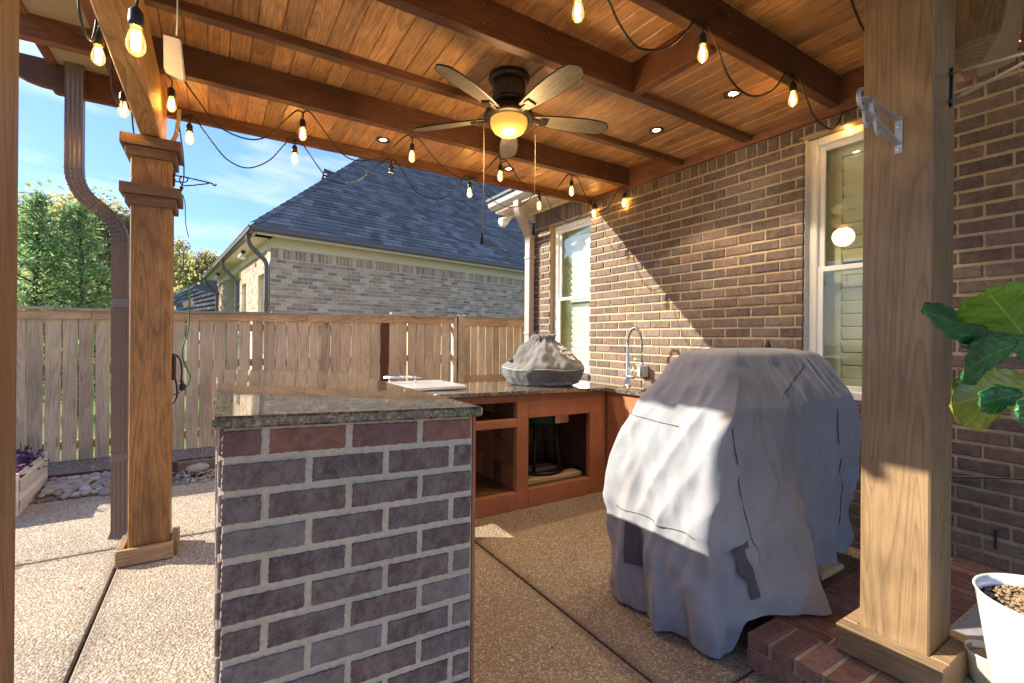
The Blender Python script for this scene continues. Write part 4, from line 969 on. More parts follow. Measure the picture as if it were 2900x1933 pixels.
strand('black cable string lights swagged along the big right-hand beam', [
    [(1600, -90), (1660, -60), (1719, -5), (1750, 60), (1795, 125), (1842, 141), (1900, 128), (1945, 85), (1968, 56), (1985, 62)],
    [(1985, 62), (2003, 72), (2030, 130), (2060, 210), (2100, 258), (2142, 272), (2190, 254), (2222, 210), (2234, 203), (2246, 208)],
    [(2246, 208), (2262, 220), (2285, 280), (2310, 335), (2355, 365), (2380, 335), (2393, 289)],
    [(2393, 289), (2410, 330), (2430, 362), (2461, 387), (2500, 410)]],
    [(1638, -70), (1991, 68), (2246, 210), (2402, 290)], .0052, ('Y', 1.44))
strand('black cable of string lights on the open side of the left header beam', [
    [(221, -20), (226, 40), (240, 90), (258, 114), (268, 90), (274, 50)],
    [(318, 165), (316, 230), (326, 280), (345, 304), (350, 250)],
    [(373, 308), (376, 350), (379, 380), (379, 405)]],
    [(279, 62), (350, 236)], .0045, ('X', -.43))
strand('single lit bulb and cable hanging over the top of the left header beam', [
    [(375, -80), (384, -30), (388, -15)]], [(386, -22)], .0045, ('X', -.20))
strand('black cable crossing in front of the big post top at right', [
    [(2400, -60), (2412, 0), (2430, 50), (2445, 80), (2466, 104)]], [], .006, ('Y', 1.10))
MB().tube([aX(2860, 105, 3.30), aX(2880, 112, 3.30), aX(2925, 116, 3.30)], .006, 6).obj('cable_loop', CABLE)
tag(bpy.data.objects['cable_loop'], 'short black cable loop on the brick at the top right corner', 'cable')

# white hanging panel close to the camera
hp = thing('wind_catcher', 'white plastic panel dangling on a cord near the left header beam', 'panel', aY(490, 150, 1.9))
def pp(x, y): return aY(x, y, 1.9)
cen = (pp(490, 160)); q = [pp(462, 97), pp(508, 110), pp(520, 215), pp(516, 228), pp(470, 205), pp(464, 190)]
ux = (pp(520, 110)-pp(462, 97)).normalized()
b = MB(); n = len(q); off = Vector((.15, .35, 0)).normalized()*.012
b.v = [tuple(p) for p in q]+[tuple(p+off) for p in q]; b.f = [tuple(range(n)), tuple(range(2*n-1, n-1, -1))]+[(i, (i+1) % n, (i+1) % n+n, i+n) for i in range(n)]
b.obj('panel', PLASW, hp)
MB().tube([pp(500, 100), pp(502, 40), pp(503, -60)], .0022, 6).obj('cord', WHITE, hp, smooth=True)

# ================================================================ HARDWARE ON THE POSTS
def bracket(name, label, base_top, base_bot, arm_end, low_end, mat, wd=.010, hooks=True):
    t = thing(name, label, 'bracket', base_top)
    bt, bb, ae, le = map(Vector, (base_top, base_bot, arm_end, low_end))
    def bar(a, c, nm, r=wd):
        d = (c-a).normalized(); s = Vector((0, 1, 0)) if abs(d.y) < .9 else Vector((1, 0, 0)); s = (s-d*s.dot(d)).normalized(); u = d.cross(s); M = Matrix(((d.x, s.x, u.x, a.x), (d.y, s.y, u.y, a.y), (d.z, s.z, u.z, a.z), (0, 0, 0, 1)))
        MB().box((0, -r, -.0022), ((c-a).length, r, .0022), .001, M=M).obj(nm, mat, t)
    bar(bb, bt, 'wall_plate'); bar(bt-Vector((0, 0, .012)), ae, 'arm'); bar(bb+Vector((0, 0, .03)), le, 'brace')
    return t, ae, le
bt = aX(2065*DD, 268*DD, 2.056); bb = aX(2063*DD, 352*DD, 2.056)
t, ae, le = bracket('shelf_bracket', 'galvanised metal folding bracket with hooks on the lit face of the near post', bt, bb, (bt.x-.265, bt.y+.01, bt.z+.0), (bt.x-.245, bt.y+.01, bt.z-.035), GALV, .011)
for (e, s_) in ((ae, .030), (ae+Vector((.035, -.02, -.028)), .024)):
    c = e+Vector((0, 0, -.004))
    MB().tube([c+Vector((-s_*math.sin(a)*.9, 0, s_*math.cos(a)-s_*.0)) for a in [math.pi*1.35*k/14 for k in range(15)]], .0065, 8).obj('curl', GALV, t, smooth=True)
    e2 = c+Vector((-s_*math.sin(math.pi*1.35)*.9, 0, s_*math.cos(math.pi*1.35)))
    MB().tube(catmull([e2, e2+Vector((-.012, 0, -.03)), e2+Vector((-.004, 0, -.062)), e2+Vector((.018, 0, -.070)), e2+Vector((.030, 0, -.048))], 5), .0042, 7).obj('hook', GALV, t, smooth=True)
for z in (-.035, -.115): MB().lathe([(.005, 0), (.005, .003), (.001, .004)], n=10, M=Matrix.Translation((2.0545, bt.y, bt.z+z)) @ Matrix.Rotation(-math.pi/2, 4, 'Y')).obj('screw', STEEL, t)
B1 = aY(2186*DD, 168*DD, .596); B2 = aY(2184*DD, 245*DD, .596)
t2 = thing('hanging_bracket', 'slim black bracket reaching out of frame from the narrow face of the near post', 'bracket', B1)
e1 = aY(2352*DD, 122*DD, .30); e2_ = aY(2352*DD, 150*DD, .30)
MB().tube([B1+Vector((0, 0, .02)), B2], .005, 6).obj('wall_plate', BLACKM, t2); MB().tube([B1, e1+(e1-B1)*.4], .0048, 6).obj('arm', GALV, t2, smooth=True); MB().tube([B2+Vector((0, 0, .02)), e2_+(e2_-B2)*.4], .0055, 6).obj('brace', GALV, t2, smooth=True)
# scroll hook on the left post
hk = thing('scroll_hook', 'thin black iron plant hook with a ring on the side of the left post', 'plant hook', (-.222, 3.5, 2.2))
Yh = 3.5
def hpnt(x, y): return aY(300+x/5.2265, 350+y/5.2265, Yh)
MB().tube([hpnt(1003, 690), hpnt(1006, 920)], .007, 6).obj('wall_plate', BLACKM, hk)
MB().tube(catmull([hpnt(1010, 765), hpnt(1150, 785), hpnt(1350, 830), hpnt(1560, 880), hpnt(1590, 910), hpnt(1622, 912), hpnt(1630, 888)], 5), .0042, 6).obj('arm', BLACKM, hk, smooth=True)
MB().tube(catmull([hpnt(1010, 858), hpnt(1090, 862), hpnt(1130, 905), hpnt(1210, 915), hpnt(1400, 898), hpnt(1540, 880)], 5), .0038, 6).obj('brace', BLACKM, hk, smooth=True)
MB().tube([hpnt(1150+62*math.cos(a), 825+42*math.sin(a)) for a in [2*math.pi*k/24 for k in range(25)]], .0036, 6).obj('ring', BLACKM, hk, smooth=True)
for y in (737, 827): MB().tube([hpnt(1008, y), hpnt(1045, y+3)], .004, 6).obj('peg', BLACKM, hk)
# conduit, cable and connector at the left post
cd = thing('conduit', 'grey bent electrical conduit above the upper collar of the left post', 'conduit', (-.18, 3.6, 2.45))
cq = lambda x, y, Y=3.62: aY(x, y, Y)
MB().tube(catmull([cq(507, 310), cq(505, 340), cq(502, 365), cq(497, 385), cq(487, 402)], 5), .012, 10).obj('pipe', plain('grey_conduit', (.30, .26, .23), .5), cd, smooth=True)
pc = thing('hanging_cable', 'thin black cable with plug connector drooping beside the left post collars', 'cable', cq(506, 350))
MB().tube(catmull([cq(506, 350), cq(511, 380), cq(519, 440), cq(521, 490), cq(517, 520), cq(514, 530)], 5), .004, 6).obj('cable', CABLE, pc, smooth=True)
MB().tube([cq(515, 528), cq(508, 543)], .011, 8).obj('connector', BLACKP, pc, smooth=True); MB().tube([cq(510, 550), cq(519, 557)], [.011, .006], 8).obj('connector', BLACKP, pc, smooth=True)
MB().tube(catmull([cq(519, 557), cq(524, 575), cq(525, 610), cq(527, 640), cq(534, 672)], 5), .0026, 6).obj('thin_wire', CABLE, pc, smooth=True)
tw = MB().tube([cq(360, 525, 3.40), cq(376, 500, 3.40)], .002, 5).obj('twine', CABLE); tag(tw, 'short slanting twine tied at the lower collar of the left post', 'twine')
gw = thing('green_wire', 'loose green garden wire with white paper tag hanging right of the left post', 'wire', cq(534, 690, 3.75))
gz = lambda x, y: aY(x*.425, 640+y*.425, 3.72)
MB().tube(catmull([gz(1245, 130), gz(1222, 180), gz(1225, 290), gz(1255, 390), gz(1265, 470), gz(1262, 560), gz(1255, 700), gz(1225, 790), gz(1215, 860), gz(1235, 930), gz(1265, 990), gz(1260, 1040), gz(1235, 1075), gz(1190, 1110), gz(1145, 1125)], 6), .0042, 6).obj('wire', GWIRE, gw, smooth=True)
tg = [gz(1215, 510), gz(1280, 485), gz(1298, 522), gz(1228, 545)]
b = MB(); b.v = [tuple(p) for p in tg]+[tuple(p+Vector((0, .003, 0))) for p in tg]; b.f = [(0, 1, 2, 3), (7, 6, 5, 4)]+[(i, (i+1) % 4, (i+1) % 4+4, i+4) for i in range(4)]
b.obj('paper_tag', plain('paper_tag', (.72, .66, .60), .8), gw)
tm_ = thing('outlet_timer', 'black outdoor outlet timer with cord plugged in low on the left post', 'outlet timer', gz(1158, 930))
a = gz(1158, 930); MB().box((a.x-.028, 3.50, a.z-.075), (a.x+.022, 3.56, a.z+.075), .006).obj('timer_body', BLACKP, tm_)
MB().tube(catmull([Vector((a.x+.01, 3.53, a.z+.08)), gz(1180, 862), gz(1202, 900), gz(1210, 960), gz(1208, 1030)], 5), .006, 7).obj('cord', CABLE, tm_, smooth=True)
MB().tube([gz(1208, 1028), gz(1212, 1060), gz(1213, 1092)], [.012, .017, .016], 8).obj('plug', BLACKP, tm_, smooth=True)
MB().tube(catmull([Vector((a.x, 3.53, a.z-.07)), gz(1165, 1010), gz(1178, 1080), gz(1178, 1130), gz(1160, 1170), gz(1145, 1185)], 5), .006, 7).obj('cord', CABLE, tm_, smooth=True)

# left downspout with offset elbow
dl = thing('downspout', 'dark brown ribbed downspout with an offset elbow behind the left post', 'downspout', (-.47, 3.76, 0))
dp = [(-.715, 3.76, 2.92), (-.715, 3.76, 2.16), (-.500, 3.76, 1.98), (-.492, 3.76, .10), (-.505, 3.735, .045)]
pts = elbowpath(dp[:4], .12, 8)+[Vector(dp[4])]
dspout(pts, .082, .060, None, DSP, (1, 0, 0)).obj('pipe', DSP, dl)
for i in range(len(pts)):
    pass
for k in range(9):       # crimp folds of the two elbows
    t_ = k/8; a = Vector(pts[1+k]) if 1+k < len(pts) else None
    if a is None: continue
    for c in (pts[1+k], pts[10+k] if 10+k < len(pts)-1 else None):
        if c is None: continue
        i_ = pts.index(c); tg_ = (pts[min(i_+1, len(pts)-1)]-pts[max(i_-1, 0)]).normalized(); wv = (Vector((1, 0, 0))-tg_*tg_.x).normalized(); dv = tg_.cross(wv)
        M = Matrix(((wv.x, dv.x, tg_.x, c.x), (wv.y, dv.y, tg_.y, c.y), (wv.z, dv.z, tg_.z, c.z), (0, 0, 0, 1)))
        MB().box((-.044, -.033, -.004), (.044, .033, .004), .002, M=M).obj('elbow_fold', DSP, dl)
for z in (1.47, .52): MB().box((-.536, 3.726, z), (-.446, 3.794, z+.055), .003).obj('joint_sleeve', DSP, dl)


# ================================================================ FENCE
FYF = 6.20; FB = -.08
fen = thing('wood_fence', 'weathered cedar picket fence with board cap along the back of the patio', 'fence', (0, FYF, FB))
def ft(x): return 1.552+.0115*(x+1.6)                       # top of the fence, following the slight slope in the yard
pm = {}
xs = -3.0; gate0 = 2.872
bx_ = MB().box((-.059, -.008, 0), (.059, .008, 1.0), .002).mesh('picket', FENCE); bxd = MB().box((-.059, -.008, 0), (.059, .008, 1.0), .002).mesh('picket', DARKPICK)
k = 0
while xs < gate0-.06:
    g = R.choice((.002, .004, .008, .011, .015)); x = xs+.062; dark = abs(x-1.93) < .06
    hgt = ft(x)-.09-FB
    o = inst('picket', bxd if dark else bx_, fen, Matrix.Translation((x, FYF+R.uniform(-.002, .002), FB+(.62 if False else 0))) @ Matrix.Rotation(R.uniform(-.0035, .0035), 4, 'Y') @ Matrix.Diagonal(((.124-g)/.118, 1, hgt+.05, 1)))
    xs += .124; k += 1
# rails behind, trim board and cap
def railx(x0, x1, z, h_, y0, y1, nm, m):
    P = MB(); P.prism([(x0, z+ft(x0)), (x1, z+ft(x1)), (x1, z+h_+ft(x1)), (x0, z+h_+ft(x0))], y0, y1); return P.obj(nm, m, fen, center=True)
cuts = [-3.0, -1.42, .42, 2.60, 2.90]
jn = [-3.0, -1.04, .95, 2.87]
for a, b in zip(jn, jn[1:]): railx(a+.002, b-.002, -.105, .078, FYF-.030, FYF-.011, 'trim_board', FENCEX)
cp = [-3.0, -1.30, .55, 2.30, 2.90]
for i, (a, b) in enumerate(zip(cp, cp[1:])): railx(a, b-.004, -.024+(.010 if i % 2 == 0 else 0), .026, FYF-.065, FYF+.075, 'cap_board', CAPX)
for z in (-.22, -.62, -1.38): railx(-3.0, 2.90, z, .085, FYF+.012, FYF+.050, 'rail', FENCEX)
for x in (-2.4, 0.0, 2.3): MB().box((x-.045, FYF+.05, FB), (x+.045, FYF+.14, ft(x)-.03), .003).obj('fence_post', FENCE, fen)
# knot holes and nail streaks on a few pickets
for i in range(60):
    x = -3.0+.124*R.randrange(4, 46)+.062+R.choice((-.035, .035)); z = FB+R.choice((.30, .62*1.0+.30, .0+.30))
    MB().box((x-.0015, FYF-.0105, z), (x+.0015, FYF-.0075, z+R.uniform(.04, .12))).obj('nail_stain', BLACKP, fen) if i < 50 else None
gp = thing('fence_post', 'split gate post between the fence run and the gate panel', 'post', (2.93, FYF, 0))
MB().box((2.885, FYF-.05, FB), (2.935, FYF+.05, 1.60), .004).obj('inner_board', FENCE, gp); MB().box((2.955, FYF-.06, FB), (3.045, FYF+.03, 1.625), .004).obj('outer_post', FENCE, gp)
for z in (1.52, .85, .2): MB().box((2.935, FYF-.045, z), (2.957, FYF+.02, z+.10), .002).obj('hinge', BLACKM, gp)
gt = thing('wood_gate', 'cedar gate panel with lighter frame boards right of the fence', 'gate', (3.6, FYF, 0))
xs = 3.05
while xs < 4.6:
    inst('picket', bx_, gt, Matrix.Translation((xs+.062, FYF+R.uniform(-.002, .002), FB)) @ Matrix.Diagonal((.96, 1, 1.60, 1))); xs += .124
MB().box((3.048, FYF-.032, 1.475), (4.6, FYF-.010, 1.585), .003).obj('top_rail', FENCEX, gt); MB().box((3.048, FYF-.032, .66), (4.6, FYF-.010, .75), .003).obj('middle_rail', FENCEX, gt)
MB().box((3.048, FYF-.07, 1.60), (4.6, FYF+.07, 1.63), .003).obj('cap_board', CAPX, gt)
sc_ = MB().box((2.02, FYF+.10, 1.60), (2.42, FYF+.17, 1.64), .003).obj('scrap_board', FENCEX); tag(sc_, 'loose orange-brown board stub poking over the fence cap', 'board')

# ================================================================ PLANTING STRIP
ed = MB(); ed.prism([(-2.6, -.02), (-.30, -.02), (-.30, .095), (-2.6, .095)], 5.50, 5.52, M=Matrix.Translation((0, 0, 0)) @ Matrix.Rotation(.0, 4, 'Z')); 
tag(ed.obj('bed_edging', EDGING), 'dark red plastic edging behind the river stones', 'edging')
tag(MB().box((-.30, 5.60, -.02), (.10, 5.62, .09)).obj('bed_edging', EDGING), 'short dark red edging right of the left post', 'edging')
struct(MB().box((-2.6, 5.525, -.1), (.35, 6.19, .075)).obj('soil_strip', DIRT))
peb = MB()
def pebble(b, x, y, z, r, fl=.6):
    M = Matrix.Translation((x, y, z)) @ Matrix.Rotation(R.uniform(0, 3), 4, 'Z') @ Matrix.Diagonal((r, r*R.uniform(.6, .9), r*fl, 1))
    vs = [(1, 0, 0), (-1, 0, 0), (0, 1, 0), (0, -1, 0), (0, 0, 1), (0, 0, -1)]; b.add(vs, [(0, 2, 4), (2, 1, 4), (1, 3, 4), (3, 0, 4), (2, 0, 5), (1, 2, 5), (3, 1, 5), (0, 3, 5)], M)
for _ in range(1400): pebble(peb, R.uniform(-1.35, 1.4), R.uniform(4.98, 5.48) if R.random() < .55 else R.uniform(5.5, 6.15), .012 if R.random() < .0 else R.uniform(-.03, .03) if R.random() < .5 else .08*0+.01, R.uniform(.008, .02))
for _ in range(900): pebble(peb, R.uniform(-1.6, .4), R.uniform(5.53, 6.15), .078, R.uniform(.006, .016))
for _ in range(600): pebble(peb, R.uniform(-.25, 1.8), R.uniform(5.04, 5.9), -.04+.02, R.uniform(.015, .035))
stuff(tag(peb.obj('pea_gravel', STONEM), 'small mixed pea gravel scattered in the planting strip', 'gravel'))
bed = thing('river_stone_bed', 'bed of rounded river stones between patio and fence at left', 'stone bed', (-.9, 5.2, 0))
ico = bmesh.new(); bmesh.ops.create_icosphere(ico, subdivisions=2, radius=1); sm_ = []
for v_ in range(5):
    m = bpy.data.meshes.new('stone'); b2 = ico.copy()
    for v in b2.verts: v.co += v.co*noise.noise(v.co*1.3+Vector((v_*9, 0, 0)))*.35
    b2.to_mesh(m); b2.free(); m.materials.append(STONEM); [setattr(p, 'use_smooth', True) for p in m.polygons]; sm_.append(m)
placed = []
tries = 0
while len(placed) < 135 and tries < 5000:
    tries += 1
    x = R.uniform(-1.16, -.45); y = R.uniform(5.02, 5.46)
    if x < -1.02 and y < 5.12: continue
    if x < -.95-.0 and y < 5.0+(x+.6)*-.1: continue
    r = R.uniform(.026, .052)
    if any((x-a)**2+(y-b)**2 < (r+c)**2*.50 for a, b, c in placed): continue
    placed.append((x, y, r)); inst('stone', sm_[R.randrange(5)], bed, Matrix.Translation((x, y, .012+(y-5.0)*.13)) @ Matrix.Rotation(R.uniform(0, 6), 4, 'Z') @ Matrix.Diagonal((r*1.25, r*.85, r*.62, 1)))
MB().box((-1.25, 5.03, -.1), (-.42, 5.50, .01)).obj('bed_soil', DIRT, bed)
rk = inst('rock', sm_[2], None, Matrix.Translation((-.135, 5.47, .02)) @ Matrix.Diagonal((.10, .07, .045, 1))); tag(rk, 'smooth pale boulder lying alone on the patio edge right of the left post', 'rock')
# cream raised planter with purple plant
plr = thing('raised_planter', 'cream corrugated metal raised planter at the far left', 'planter', (-1.3, 4.9, 0))
a_, b_ = Vector((-1.195, 4.73, 0)), Vector((-1.215, 5.49, 0)); hh = .30
def wallpanel(p, q, nm='side_panel'):
    d = (q-p); n = Vector((d.y, -d.x, 0)).normalized(); prof = []
    m_ = MB(); zz = [0, .03, .05, .11, .13, .16, .18, .25, .27, hh]; off = [0, 0, -.014, -.014, 0, 0, -.014, -.014, 0, 0]
    for z, o_ in zip(zz, off):
        for e in (p, q): m_.v.append(tuple(e+n*o_+Vector((0, 0, z))))
    for z, o_ in zip(zz, off):
        for e in (p, q): m_.v.append(tuple(e+n*(o_-.004)+Vector((0, 0, z))))
    k_ = len(zz)
    for i in range(k_-1): m_.f += [(2*i, 2*i+1, 2*i+3, 2*i+2), (2*k_+2*i, 2*k_+2*i+2, 2*k_+2*i+3, 2*k_+2*i+1)]
    m_.obj(nm, PLWHITE, plr)
a2 = a_+Vector((-.65, -.02, 0)); b2_ = b_+Vector((-.65, .02, 0))
wallpanel(b_, a_); wallpanel(a_, a2); wallpanel(b2_, b_); wallpanel(a2, b2_)
MB().box((a_.x-.018, a_.y-.012, 0), (a_.x+.012, a_.y+.018, hh+.004), .003).obj('corner_post', PLWHITE, plr); MB().box((b_.x-.018, b_.y-.012, 0), (b_.x+.012, b_.y+.018, hh+.004), .003).obj('corner_post', PLWHITE, plr)
MB().box((-1.85, 4.72, .18), (-1.21, 5.49, .22)).obj('soil', SOIL, plr)
def leafcloud(b, fn, n, size, aspect=.5, tip=False):
    for _ in range(n):
        p = fn(); d = Vector((R.gauss(0, 1), R.gauss(0, 1), R.gauss(0, .7))).normalized(); s = d.orthogonal().normalized(); s = Matrix.Rotation(R.uniform(0, 6.28), 3, d) @ s; l = size*R.uniform(.6, 1.3); w_ = l*aspect*.5
        b.add([p, p+d*l*.45+s*w_, p+d*l, p+d*l*.45-s*w_], [(0, 1, 2, 3)])
pb = MB(); leafcloud(pb, lambda: Vector((R.uniform(-1.8, -1.20), R.uniform(4.75, 5.46), R.uniform(.20, .36))), 900, .055, .45)
pp_ = thing('purple_plant', 'bushy purple-leaved trailing plant in the cream planter', 'plant', (-1.5, 5.1, .22)); stuff(pb.obj('leaves', PURP, pp_))

# ================================================================ NEIGHBOUR
aR = math.radians(46.5); aL = math.radians(-37.5)
dR = FW*math.cos(aR)+RT*math.sin(aR); dL = FW*math.cos(aL)+RT*math.sin(aL); nR = Vector((dR.y, -dR.x, 0)); nL = Vector((-dL.y, dL.x, 0))
W0 = EYE+FW*9.5+RT*((764-CX)/F*9.5); W0.z = 0; GZ = -.3
nb = thing('neighbour_house', 'tan brick neighbour house with slate-grey hip roof beyond the fence', 'house', W0)
def quadbox(p, d, n, L0, L1, z0, z1, th, nm, m, front=0.0):
    """box on a wall line: along d from L0 to L1, thickness th behind the face"""
    a = p+d*L0+n*front; c = p+d*L1+n*front; b = MB(); vs = []
    for e in (a, c):
        for t_ in (0, -th):
            for z in (z0, z1): q_ = e+n*t_; vs.append((q_.x, q_.y, z))
    b.add(vs, [(0, 1, 3, 2), (4, 6, 7, 5), (0, 4, 5, 1), (2, 3, 7, 6), (0, 2, 6, 4), (1, 5, 7, 3)]); return b.obj(nm, m, nb)
TOPW = 3.08
quadbox(W0, dR, nR, 0, 9, GZ, TOPW, .2, 'wall', NMORT, -.008)
brick_field(nb, 'brick', NBRICK, W0.copy(), dR, nR, 0.0, 9.0, TOPW-.21-38*.0795, TOPW-.21, .0795, .213, .014, n=6, jit=.002, maxp=290, depth=.03, soldier=[(0, 9.0, TOPW-.205, TOPW, .079)], ch=.006)
brick_field(nb, 'brick', NBRICK, W0.copy(), dL, nL, 0.0, 9.0, TOPW-.21-20*.0795, TOPW-.21, .0795, .213, .014, maxp=0, opens=[(.62, 1.35, 0, TOPW-.42), (3.0, 3.7, 0, TOPW-.42), (4.1, 6.9, 0, 4.0)], soldier=[(0, 4.1, TOPW-.205, TOPW, .079), (6.9, 9, TOPW-.205, TOPW, .079)])
for a, b in ((.16, .60), (1.37, 2.98), (3.72, 4.1), (6.9, 9.0)): quadbox(W0, dL, nL, a, b, GZ, TOPW, .2, 'wall', NMORT, -.008)
for a, b in ((.60, 1.37), (2.98, 3.72)):
    quadbox(W0, dL, nL, a, b, TOPW-.41, TOPW, .2, 'wall', NMORT, -.008)
    w_ = quadbox(W0, dL, nL, a, b, GZ, TOPW-.42, .05, 'window', WHITE, -.10); quadbox(W0, dL, nL, a+.07, b-.07, .9, TOPW-.50, .01, 'pane', PANE, -.09)
quadbox(W0, dL, nL, 4.1, 6.9, GZ, TOPW, .05, 'porch_back_wall', NBRICK, -1.6)
quadbox(W0, dL, nL, 4.1, 6.9, TOPW-.03, TOPW, 1.6, 'porch_ceiling', TANPAINT, 0)
# frieze, soffit, fascia, gutter
ov = .34; EZ = TOPW+.20
def eave(d, n, L0, L1, o2):
    quadbox(W0, d, n, L0, L1, TOPW, TOPW+.20, .03, 'frieze_board', TANPAINT, .02)
    quadbox(W0, d, n, L0-o2, L1, TOPW+.185, TOPW+.205, ov, 'soffit', TANPAINT, ov-.01)
    quadbox(W0, d, n, L0-o2, L1, TOPW+.17, TOPW+.30, .02, 'fascia', TANPAINT, ov)
    for i, (z0, z1, f, th) in enumerate(((.215, .235, .07, .07), (.235, .31, .11, .11), (.30, .325, .12, .015))):
        quadbox(W0, d, n, L0-o2-.10, L1, TOPW+z0, TOPW+z1, th, 'gutter', BROWN, ov+f)
eave(dR, nR, 0, 9.2, ov); eave(dL, nL, 0, 9.2, ov)
# roof: two hip planes, shingle courses as laid
det = nR.x*nL.y-nR.y*nL.x
ox = (nL.y*1-nR.y*1)/det; oy = (nR.x*1-nL.x*1)/det; hipd = Vector((ox, oy, 0))      # unit offset to both eaves
ov2 = ov+.08; E0 = W0+hipd*ov2; E0.z = TOPW+.315; PITCH = .93
def roofpt(u, v):  # v horizontal distance up from the eave, u along dR measured from the eave corner
    return E0+dR*u-nR*v+Vector((0, 0, v*PITCH))
hipu = (-hipd).dot(dR)                                # how far along dR the hip runs per unit of v
top_v = 4.6
deck = MB(); deck.v = [tuple(roofpt(0, 0)), tuple(roofpt(11, 0)), tuple(roofpt(11, top_v)), tuple(roofpt(hipu*top_v, top_v))]; deck.f = [(0, 1, 2, 3)]
far_ = E0+dL*11
deck.v += [tuple(far_), tuple(far_-nL*top_v+Vector((0, 0, top_v*PITCH)))]; deck.f += [(0, 3, 5, 4)]
deck.obj('roof', plain('roof_underlay', (.04, .042, .05), .9), nb)
slope = Vector((-nR.x, -nR.y, PITCH)).normalized(); sn = dR.cross(slope).normalized(); sn = sn if sn.z > 0 else -sn
ex = .145; cs = 1/math.sqrt(1+PITCH**2); rows = int(top_v/cs/ex); shl = []
for r_ in range(rows):
    v0 = r_*ex*cs; u = hipu*v0-R.uniform(0, .3)
    while u < 10.5:
        wd = R.choice((.24, .30, .36, .20)); a = max(u, hipu*(v0+ex*cs*.5)+.02)
        if u+wd > a+.03: shl.append((a, u+wd-.004, v0, r_))
        u += wd
def shing_q(b, it):
    a, c_, v0, r_ = it; L_ = ex*1.05; t0 = .014+R.uniform(0, .010)
    P = lambda u, s_, h_: roofpt(u, v0)+slope*s_+sn*h_
    vs = [P(a, 0, 0), P(c_, 0, 0), P(c_, 0, t0+.008), P(a, 0, t0+.008), P(c_, L_, .003+.003), P(a, L_, .003+.003)]
    b.add(vs, [(0, 1, 2, 3), (3, 2, 4, 5), (0, 3, 5), (1, 4, 2)])
vis = []
for it in shl:
    q_ = proj(roofpt((it[0]+it[1])/2, it[2])); vis.append((q_[2] if q_ and 740 < q_[0] < 1500 and 380 < q_[1] < 780 else 99, it))
vis.sort(key=lambda t_: t_[0])
for d_, it in vis[:300]:
    b = MB(); shing_q(b, it); b.obj('shingle', SHING, nb, center=True)
b = MB()
for d_, it in vis[300:]: shing_q(b, it)
stuff(b.obj('shingles', SHING, nb))
hc = MB(); v = 0.0
while v < top_v:                                       # hip cap shingles
    p = E0-hipd*v*1.0+Vector((0, 0, v*PITCH)); q_ = E0-hipd*(v+.2)+Vector((0, 0, (v+.2)*PITCH)); up_ = Vector((0, 0, .035))
    for dd, nn in ((dR, nR), (dL, nL)):
        sd = (dd*.13+nn*0-Vector((0, 0, .0))); dn = Vector((0, 0, -.0))
        o1 = dd*.14-nn*0; hc.add([p+up_*1.6, p+o1+Vector((0, 0, .05)), q_+o1+Vector((0, 0, .03)), q_+up_], [(0, 1, 2, 3)])
    v += .16
hc.obj('hip_cap', SHING, nb)
# gable dormer with louvre beyond the ridge
gq = lambda x, y, Z: EYE+(FW+R2*((x-CX)/F)-U2*((y-CY)/F))*Z
dm = MB(); Zd = 15.0
pts_ = [gq(906, 522, Zd), gq(918, 476, Zd), gq(960, 492, Zd+1), gq(975, 540, Zd+1)]
back = Vector((2.4, 1.6, 0))
dm.v = [tuple(p) for p in pts_[:3]]+[tuple(p+back) for p in pts_[:3]]; dm.f = [(0, 1, 2), (3, 5, 4), (0, 1, 4, 3), (1, 2, 5, 4)]
dm.obj('dormer', SHING, nb)
lv = MB()
for k in range(4):
    p = gq(917, 490+9*k, Zd-.06); q_ = gq(926+7*k, 492+9*k, Zd-.06); lv.add([p, q_, q_+Vector((0, -.05, -.05)), p+Vector((0, -.05, -.05))], [(0, 1, 2, 3)])
lv.obj('louvre', WHITE, nb)
# neighbour downspouts and soffit lamps
def ndown(s_, w_=.09):
    base = W0+dL*s_; tb = base+nL*(ov+.05); b1 = base+nL*.06
    dspout(elbowpath([tb+UP*(TOPW+.22), tb+UP*(TOPW+.05), b1+UP*(TOPW-.28), b1+UP*GZ], .10, 6), w_, .07, None, BROWN, dL).obj('downspout', BROWN, nb)
ndown(.06); ndown(4.2); ndown(9.0)
for s_ in (1.9, 6.9):
    p = W0+dL*s_+nL*.22+UP*(TOPW+.19); lt = thing('soffit_lamp', 'round clear glass flood lamp under the neighbour eave, %s one' % ('nearer' if s_ < 3 else 'farther'), 'lamp', p)
    MB().lathe([(.05, 0), (.05, -.03), (.03, -.05), (.03, -.08)], p, n=14).obj('mount', BLACKM, lt, smooth=True); MB().lathe([(.035, -.08), (.075, -.13), (.08, -.17), (.05, -.20), (.01, -.205)], p+nL*.03, n=16).obj('lamp_head', WHITE, lt, smooth=True)
